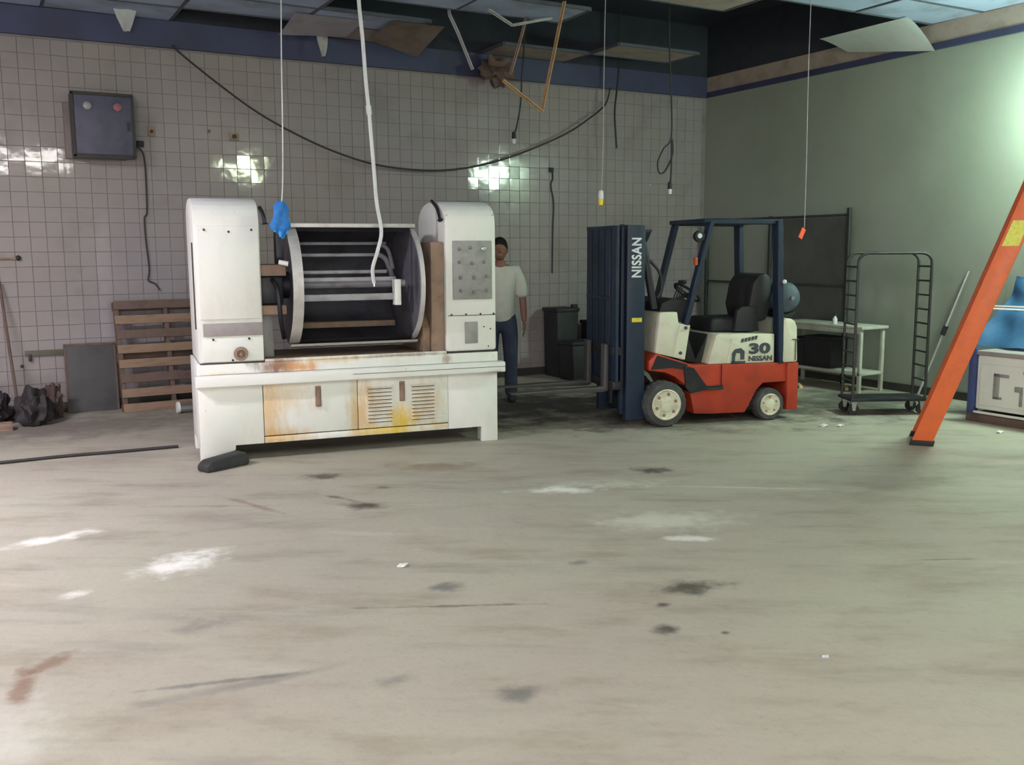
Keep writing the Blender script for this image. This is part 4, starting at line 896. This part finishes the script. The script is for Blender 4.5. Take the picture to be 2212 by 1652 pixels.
# white appliance with blue tarpaulin over its back
AP = thing('appliance', 'white enamel appliance in a blue frame standing under the blue tarpaulin', 'appliance', (8.32, 4.75, 0), R(1))
box('cabinet', M_white, AP, 0.0, 0.70, 0.0, 1.0, 0.12, 0.64, 0.02)
M_blueframe = pm('blue_frame_paint', (0.05, 0.07, 0.22), 0.5, 0, (0.04, 0.04, 0.10), 0.5, 6)
box('corner_post', M_blueframe, AP, -0.025, 0.05, 1.0, 1.07, 0.06, 0.70, 0.006)
box('corner_post', M_blueframe, AP, 0.65, 0.72, 1.0, 1.07, 0.06, 0.70, 0.006)
box('skid', M_wooddark, AP, -0.03, 0.72, -0.02, 1.07, 0.0, 0.075, 0.006)
box('frame_rail', M_ledge, AP, -0.022, 0.0, 0.0, 1.0, 0.082, 0.105, 0.003)
box('rear_top', M_band, AP, -0.012, 0.70, 0.0, 1.02, 0.64, 0.68, 0.006)
fp = box('front_panel', M_ledge, AP, -0.02, 0.0, 0.06, 0.95, 0.17, 0.56, 0.006)
mb = MB(); mb.box(-0.026, -0.018, 0.75, 0.81, 0.24, 0.48, 0.003); mb.box(-0.026, -0.018, 0.66, 0.81, 0.45, 0.48, 0.003); mb.box(-0.026, -0.018, 0.72, 0.81, 0.24, 0.265, 0.003); mb.build('dark_motif', M_panelgrey, fp)
mb = MB(); mb.box(-0.026, -0.018, 0.52, 0.60, 0.33, 0.38, 0.003); mb.box(-0.026, -0.018, 0.52, 0.55, 0.20, 0.33, 0.003); mb.build('dark_motif', M_panelgrey, fp)
for y in (0.50, 0.2): box('latch', M_panelgrey, fp, -0.028, -0.018, y, y+0.025, 0.50, 0.525, 0.003)
def tarp_fn(u, v):
    y = 4.60 + 1.27*u; e = max(0.0, (u-0.75)/0.25)
    z = 0.70 + (0.66)*(1-v) if v < 1 else 0.70
    y += 0.18*v*v*e*1.2
    x = 8.98 - 0.42*v**1.5 + 0.03*math.sin(14*u+2*v) + 0.018*math.sin(31*u+6*v) + 0.012*math.sin(17*v+9*u)
    return (x, y, max(0.69, z) + 0.01*math.sin(20*u))
tp = MB().grid(tarp_fn, 48, 30, 0.006).build('tarpaulin', M_tarp); tag(tp, 'blue tarpaulin draped behind and over the white appliance', 'tarpaulin')
t = thing('crate_stack', 'tall crate hidden under the blue tarpaulin by the right wall', 'crate', (9.03, 4.62, 0))
box('crate_body', M_wooddark, t, 0.02, 0.26, 0, 1.2, 0, 1.33, 0.01)
for z in (0.1, 0.5, 0.9, 1.25): box('slat', M_wood, t, 0.0, 0.02, 0, 1.2, z, z+0.08, 0.003)

# ------------------------------------------------------------------ hanging cords, plugs, rags
def cord(name, pts, r, mat, parent, n=5): return MB().tube(smooth_path(pts, n), r, 6).build(name, mat, parent)
t = thing('air_hose', 'white hose hanging from the ceiling into the mixer bowl', 'hose', (0, 0, 0))
hp = [(2.79, 7.45, ZC+0.01), (2.81, 7.45, 3.60), (2.833, 7.45, 3.324), (2.851, 7.45, 3.006), (2.872, 7.45, 2.757), (2.886, 7.45, 2.541), (2.903, 7.45, 2.286), (2.92, 7.45, 2.028), (2.954, 7.45, 1.805), (2.913, 7.45, 1.636), (2.87, 7.45, 1.505), (2.879, 7.45, 1.384)]
cord('hose', hp, 0.0165, M_hose, t)
MB().tube([(2.868, 7.45, 2.80), (2.874, 7.45, 2.73)], 0.023, 10).build('coupling', M_hose, t); MB().tube([(2.877, 7.45, 1.42), (2.88, 7.45, 1.36)], 0.012, 8).build('nozzle', M_steel, t)
t = thing('pull_cord', 'thin pale cord hanging above the blue glove', 'cord', (0, 0, 0))
cord('cord', [(2.13, 7.2, ZC+0.01), (2.116, 7.2, 3.466), (2.104, 7.2, 3.074), (2.095, 7.2, 2.643), (2.081, 7.2, 2.206), (2.063, 7.2, 1.99)], 0.005, M_alu, t)
g = thing('blue_glove', 'bright blue plastic glove tied to the end of the hanging cord', 'glove', (2.055, 7.2, 1.745))
def glove_fn(u, v):
    z = 0.275*(1-v); wdt = 0.012 + 0.056*math.sin(math.pi*min(1, 0.03+v*0.86)) + 0.012*math.sin(11*v)
    if v > 0.75: wdt *= 1-(v-0.75)*2.2
    a = 2*math.pi*u
    return (wdt*math.cos(a)*(1+0.22*math.sin(3*a+7*v)) - 0.006*math.sin(5*v), 0.45*wdt*math.sin(a)*(1+0.3*math.sin(4*a+9*v)), z + 0.006*math.sin(5*a))
MB().grid(glove_fn, 26, 22, 0.002).build('palm', M_rag, g)
for x, z, L in ((-0.045, 0.075, 0.055), (0.035, 0.06, 0.05), (-0.01, 0.035, 0.05), (0.052, 0.13, 0.035)):
    MB().tube([(x*0.6, 0, z+0.04), (x, -0.006, z), (x*1.15, -0.004, z-L*0.5)], [0.018, 0.015, 0.007], 8).build('finger', M_rag, g)
def plug_cord(name, label, pts, r, mat, mats):
    t = thing(name, label, 'cord', (0, 0, 0)); cord('cord', pts, r, mat, t)
    e = Vector(pts[-1])
    a = MB().lathe([(0.010, 0.055), (0.022, 0.045), (0.026, 0.0), (0.024, -0.03), (0, -0.031)], e, 'z', 14).build('socket_body', mats[0], t)
    MB().lathe([(0.021, -0.028), (0.024, -0.045), (0.020, -0.085), (0, -0.086)], e, 'z', 14).build('socket_end', mats[1], t)
    return t
plug_cord('hanging_plug', 'pale hanging cord with bright yellow plug above the forklift mast', [(5.28, 7.6, ZC+0.01), (5.261, 7.6, 3.918), (5.251, 7.6, 3.302), (5.247, 7.6, 2.674), (5.235, 7.6, 2.248), (5.225, 7.6, 2.15)], 0.004, M_tee, [M_hose, pm('bright_yellow_plug', (0.95, 0.70, 0.02), 0.4, 0, (0.9, 0.68, 0.02), 0.2)])
plug_cord('hanging_plug', 'black cord with black and white socket hanging near the tan strip', [(5.91, 10.2, 4.76), (5.90, 10.2, ZC+0.01), (5.866, 10.2, 3.689), (5.852, 10.2, 3.394), (5.799, 10.2, 3.123), (5.755, 10.2, 2.99)], 0.011, M_cable, [M_blackplastic, M_hose])
lp = [(7.10, 9.0, 4.76), (7.11, 9.0, ZC+0.01), (7.153, 9.0, 3.427), (7.164, 9.0, 2.93), (7.06, 9.0, 2.80), (6.975, 9.0, 2.641), (7.0, 9.0, 2.52), (7.10, 9.02, 2.55), (7.21, 9.03, 2.74), (7.185, 9.02, 2.92), (7.172, 9.0, 2.544), (7.156, 9.0, 2.37)]
plug_cord('hanging_plug', 'black looped cord with black and white socket above the forklift roof', lp, 0.010, M_cable, [M_blackplastic, M_hose])
t = thing('cable_stub', 'short cut black cable hanging from the ceiling edge near the corner', 'cable', (0, 0, 0))
cord('cable', [(7.57, 10.6, 4.76), (7.56, 10.6, ZC+0.01), (7.531, 10.6, 3.737), (7.498, 10.6, 3.441), (7.516, 10.6, 3.147), (7.533, 10.6, 2.97)], 0.014, M_cable, t); MB().tube([(7.533, 10.6, 2.97), (7.535, 10.6, 2.945)], 0.006, 6).build('bare_end', M_tan, t)
t = thing('tagged_cord', 'pale cord with bright red tag hanging right of the forklift roof', 'cord', (0, 0, 0))
cord('cord', [(6.62, 6.4, ZC+0.01), (6.621, 6.4, 3.814), (6.619, 6.4, 3.422), (6.622, 6.4, 3.025), (6.635, 6.4, 2.42), (6.639, 6.4, 1.835)], 0.004, M_tee, t)
m = Matrix.Translation((6.612, 6.4, 1.785)) @ Matrix.Rotation(R(28), 4, 'Y')
MB().box(-0.026, 0.026, -0.004, 0.004, -0.05, 0.05, 0.003, 1, m).build('tag', pm('bright_red_tag', (0.95, 0.11, 0.04), 0.5, 0, (0.9, 0.1, 0.04), 0.3, 9), t)
# broken ceiling grid hanging down
def strip(label, pts, wdt, mat):
    t = thing('hanging_strip', label, 'strip', (0, 0, 0))
    for a, b in zip(pts, pts[1:]):
        a, b = Vector(a), Vector(b)
        w_ = MB().bar(a, b, wdt, 0.012, 0.002).build('flange', mat, t); MB().bar(a+Vector((0, 0.018, 0)), b+Vector((0, 0.018, 0)), 0.006, 0.03).build('web', mat, t)
strip('tan ceiling strip broken into a V and dangling above the mixer', [(5.265, 8.3, ZC+0.01), (5.007, 8.3, 2.998), (4.574, 8.3, 3.259)], 0.035, M_tan)
strip('thin bent grey strip sagging just under the ceiling by the tan V', [(4.734, 8.9, ZC+0.005), (5.017, 8.9, 3.93), (5.50, 8.9, ZC+0.005)], 0.028, M_tee)
strip('short dark reddish strip hanging behind the tan V', [(5.24, 9.0, ZC+0.01), (5.194, 9.0, 3.893), (5.048, 9.0, 3.462)], 0.028, M_brown)
strip('slanting grey strip hanging from the ceiling left of the tan V', [(4.44, 9.3, 4.76), (4.497, 9.3, ZC+0.01), (4.591, 9.3, 3.889), (4.759, 9.3, 3.532)], 0.035, M_tee)
# loose boards drooping from the ceiling
def loose(label, fn, mat, thick=0.015, nu=12, nv=8):
    o = MB().grid(fn, nu, nv, thick).build('loose_board', mat); tag(o, label, 'ceiling board'); return o
loose('big white ceiling board drooping at the upper right by the green wall', lambda u, v: (8.74+0.47*v, 8.30-1.20*u-0.0*v, ZC-0.006-0.30*v**1.4*(0.35+0.65*u)), M_ceilwhite)
loose('stained brown ceiling board tilting down above the white hose', lambda u, v: (4.05+0.60*u, 9.75+0.75*v, ZC-0.01-0.14*u*v-0.05*v), M_ceiltan)
loose('pale ceiling board drooping above the mixer near the left hanging cord', lambda u, v: (3.05+0.75*u, 9.9+0.6*v, ZC-0.01-0.10*v*(1-0.5*u)), pm('pale_board', (0.66, 0.62, 0.70), 0.9))
o = MB().ball((5.78, 10.62, 3.82), 0.19, 0.17, 0.16, 3, 0.8, 2.5).build('insulation_clump', M_wooddark); tag(o, 'torn brown insulation clump hanging at the back wall band', 'insulation')
for (x, y, z0, s_, lb) in ((1.53, 10.60, 3.84, 1.0, 'pale torn plastic scrap hanging from the ceiling above the electrical box'), (3.60, 10.70, 3.80, 0.6, 'small pale scrap hanging from the dark band left of the white hose')):
    def scrap(u, v, x=x, y=y, s_=s_, z0=z0):
        wdt = 0.10*s_*(1-0.75*v)+0.01
        return (x+wdt*(u-0.5)*2, y+0.02*math.sin(8*u+5*v), ZC-(ZC-z0)*v)
    o = MB().grid(scrap, 8, 10, 0.003).build('plastic_scrap', M_ceilwhite); tag(o, lb, 'scrap')

# ------------------------------------------------------------------ floor litter
def litter(x, y, s_, label, mat, sd):
    o = MB().ball((0, 0, 0), s_, s_*0.7, s_*0.32, 2, 0.9, 2.0+sd).build('litter', mat); o.location = (x, y, s_*0.25); tag(o, label, 'litter')
litter(6.85, 6.28, 0.045, 'crumpled white scrap on the floor behind the forklift rear wheel', M_hose, 0.3)
litter(6.98, 6.20, 0.035, 'smaller white scrap on the floor before the rack truck', M_hose, 1.3)
litter(1.876, 4.542, 0.028, 'white lump on the open floor in front of the mixer', M_ledge, 2.2)
litter(7.95, 5.24, 0.035, 'pale scrap on the floor before the white appliance', M_hose, 3.1)
litter(2.92, 2.62, 0.016, 'small pale chip on the floor at the lower right', M_hose, 4.0)
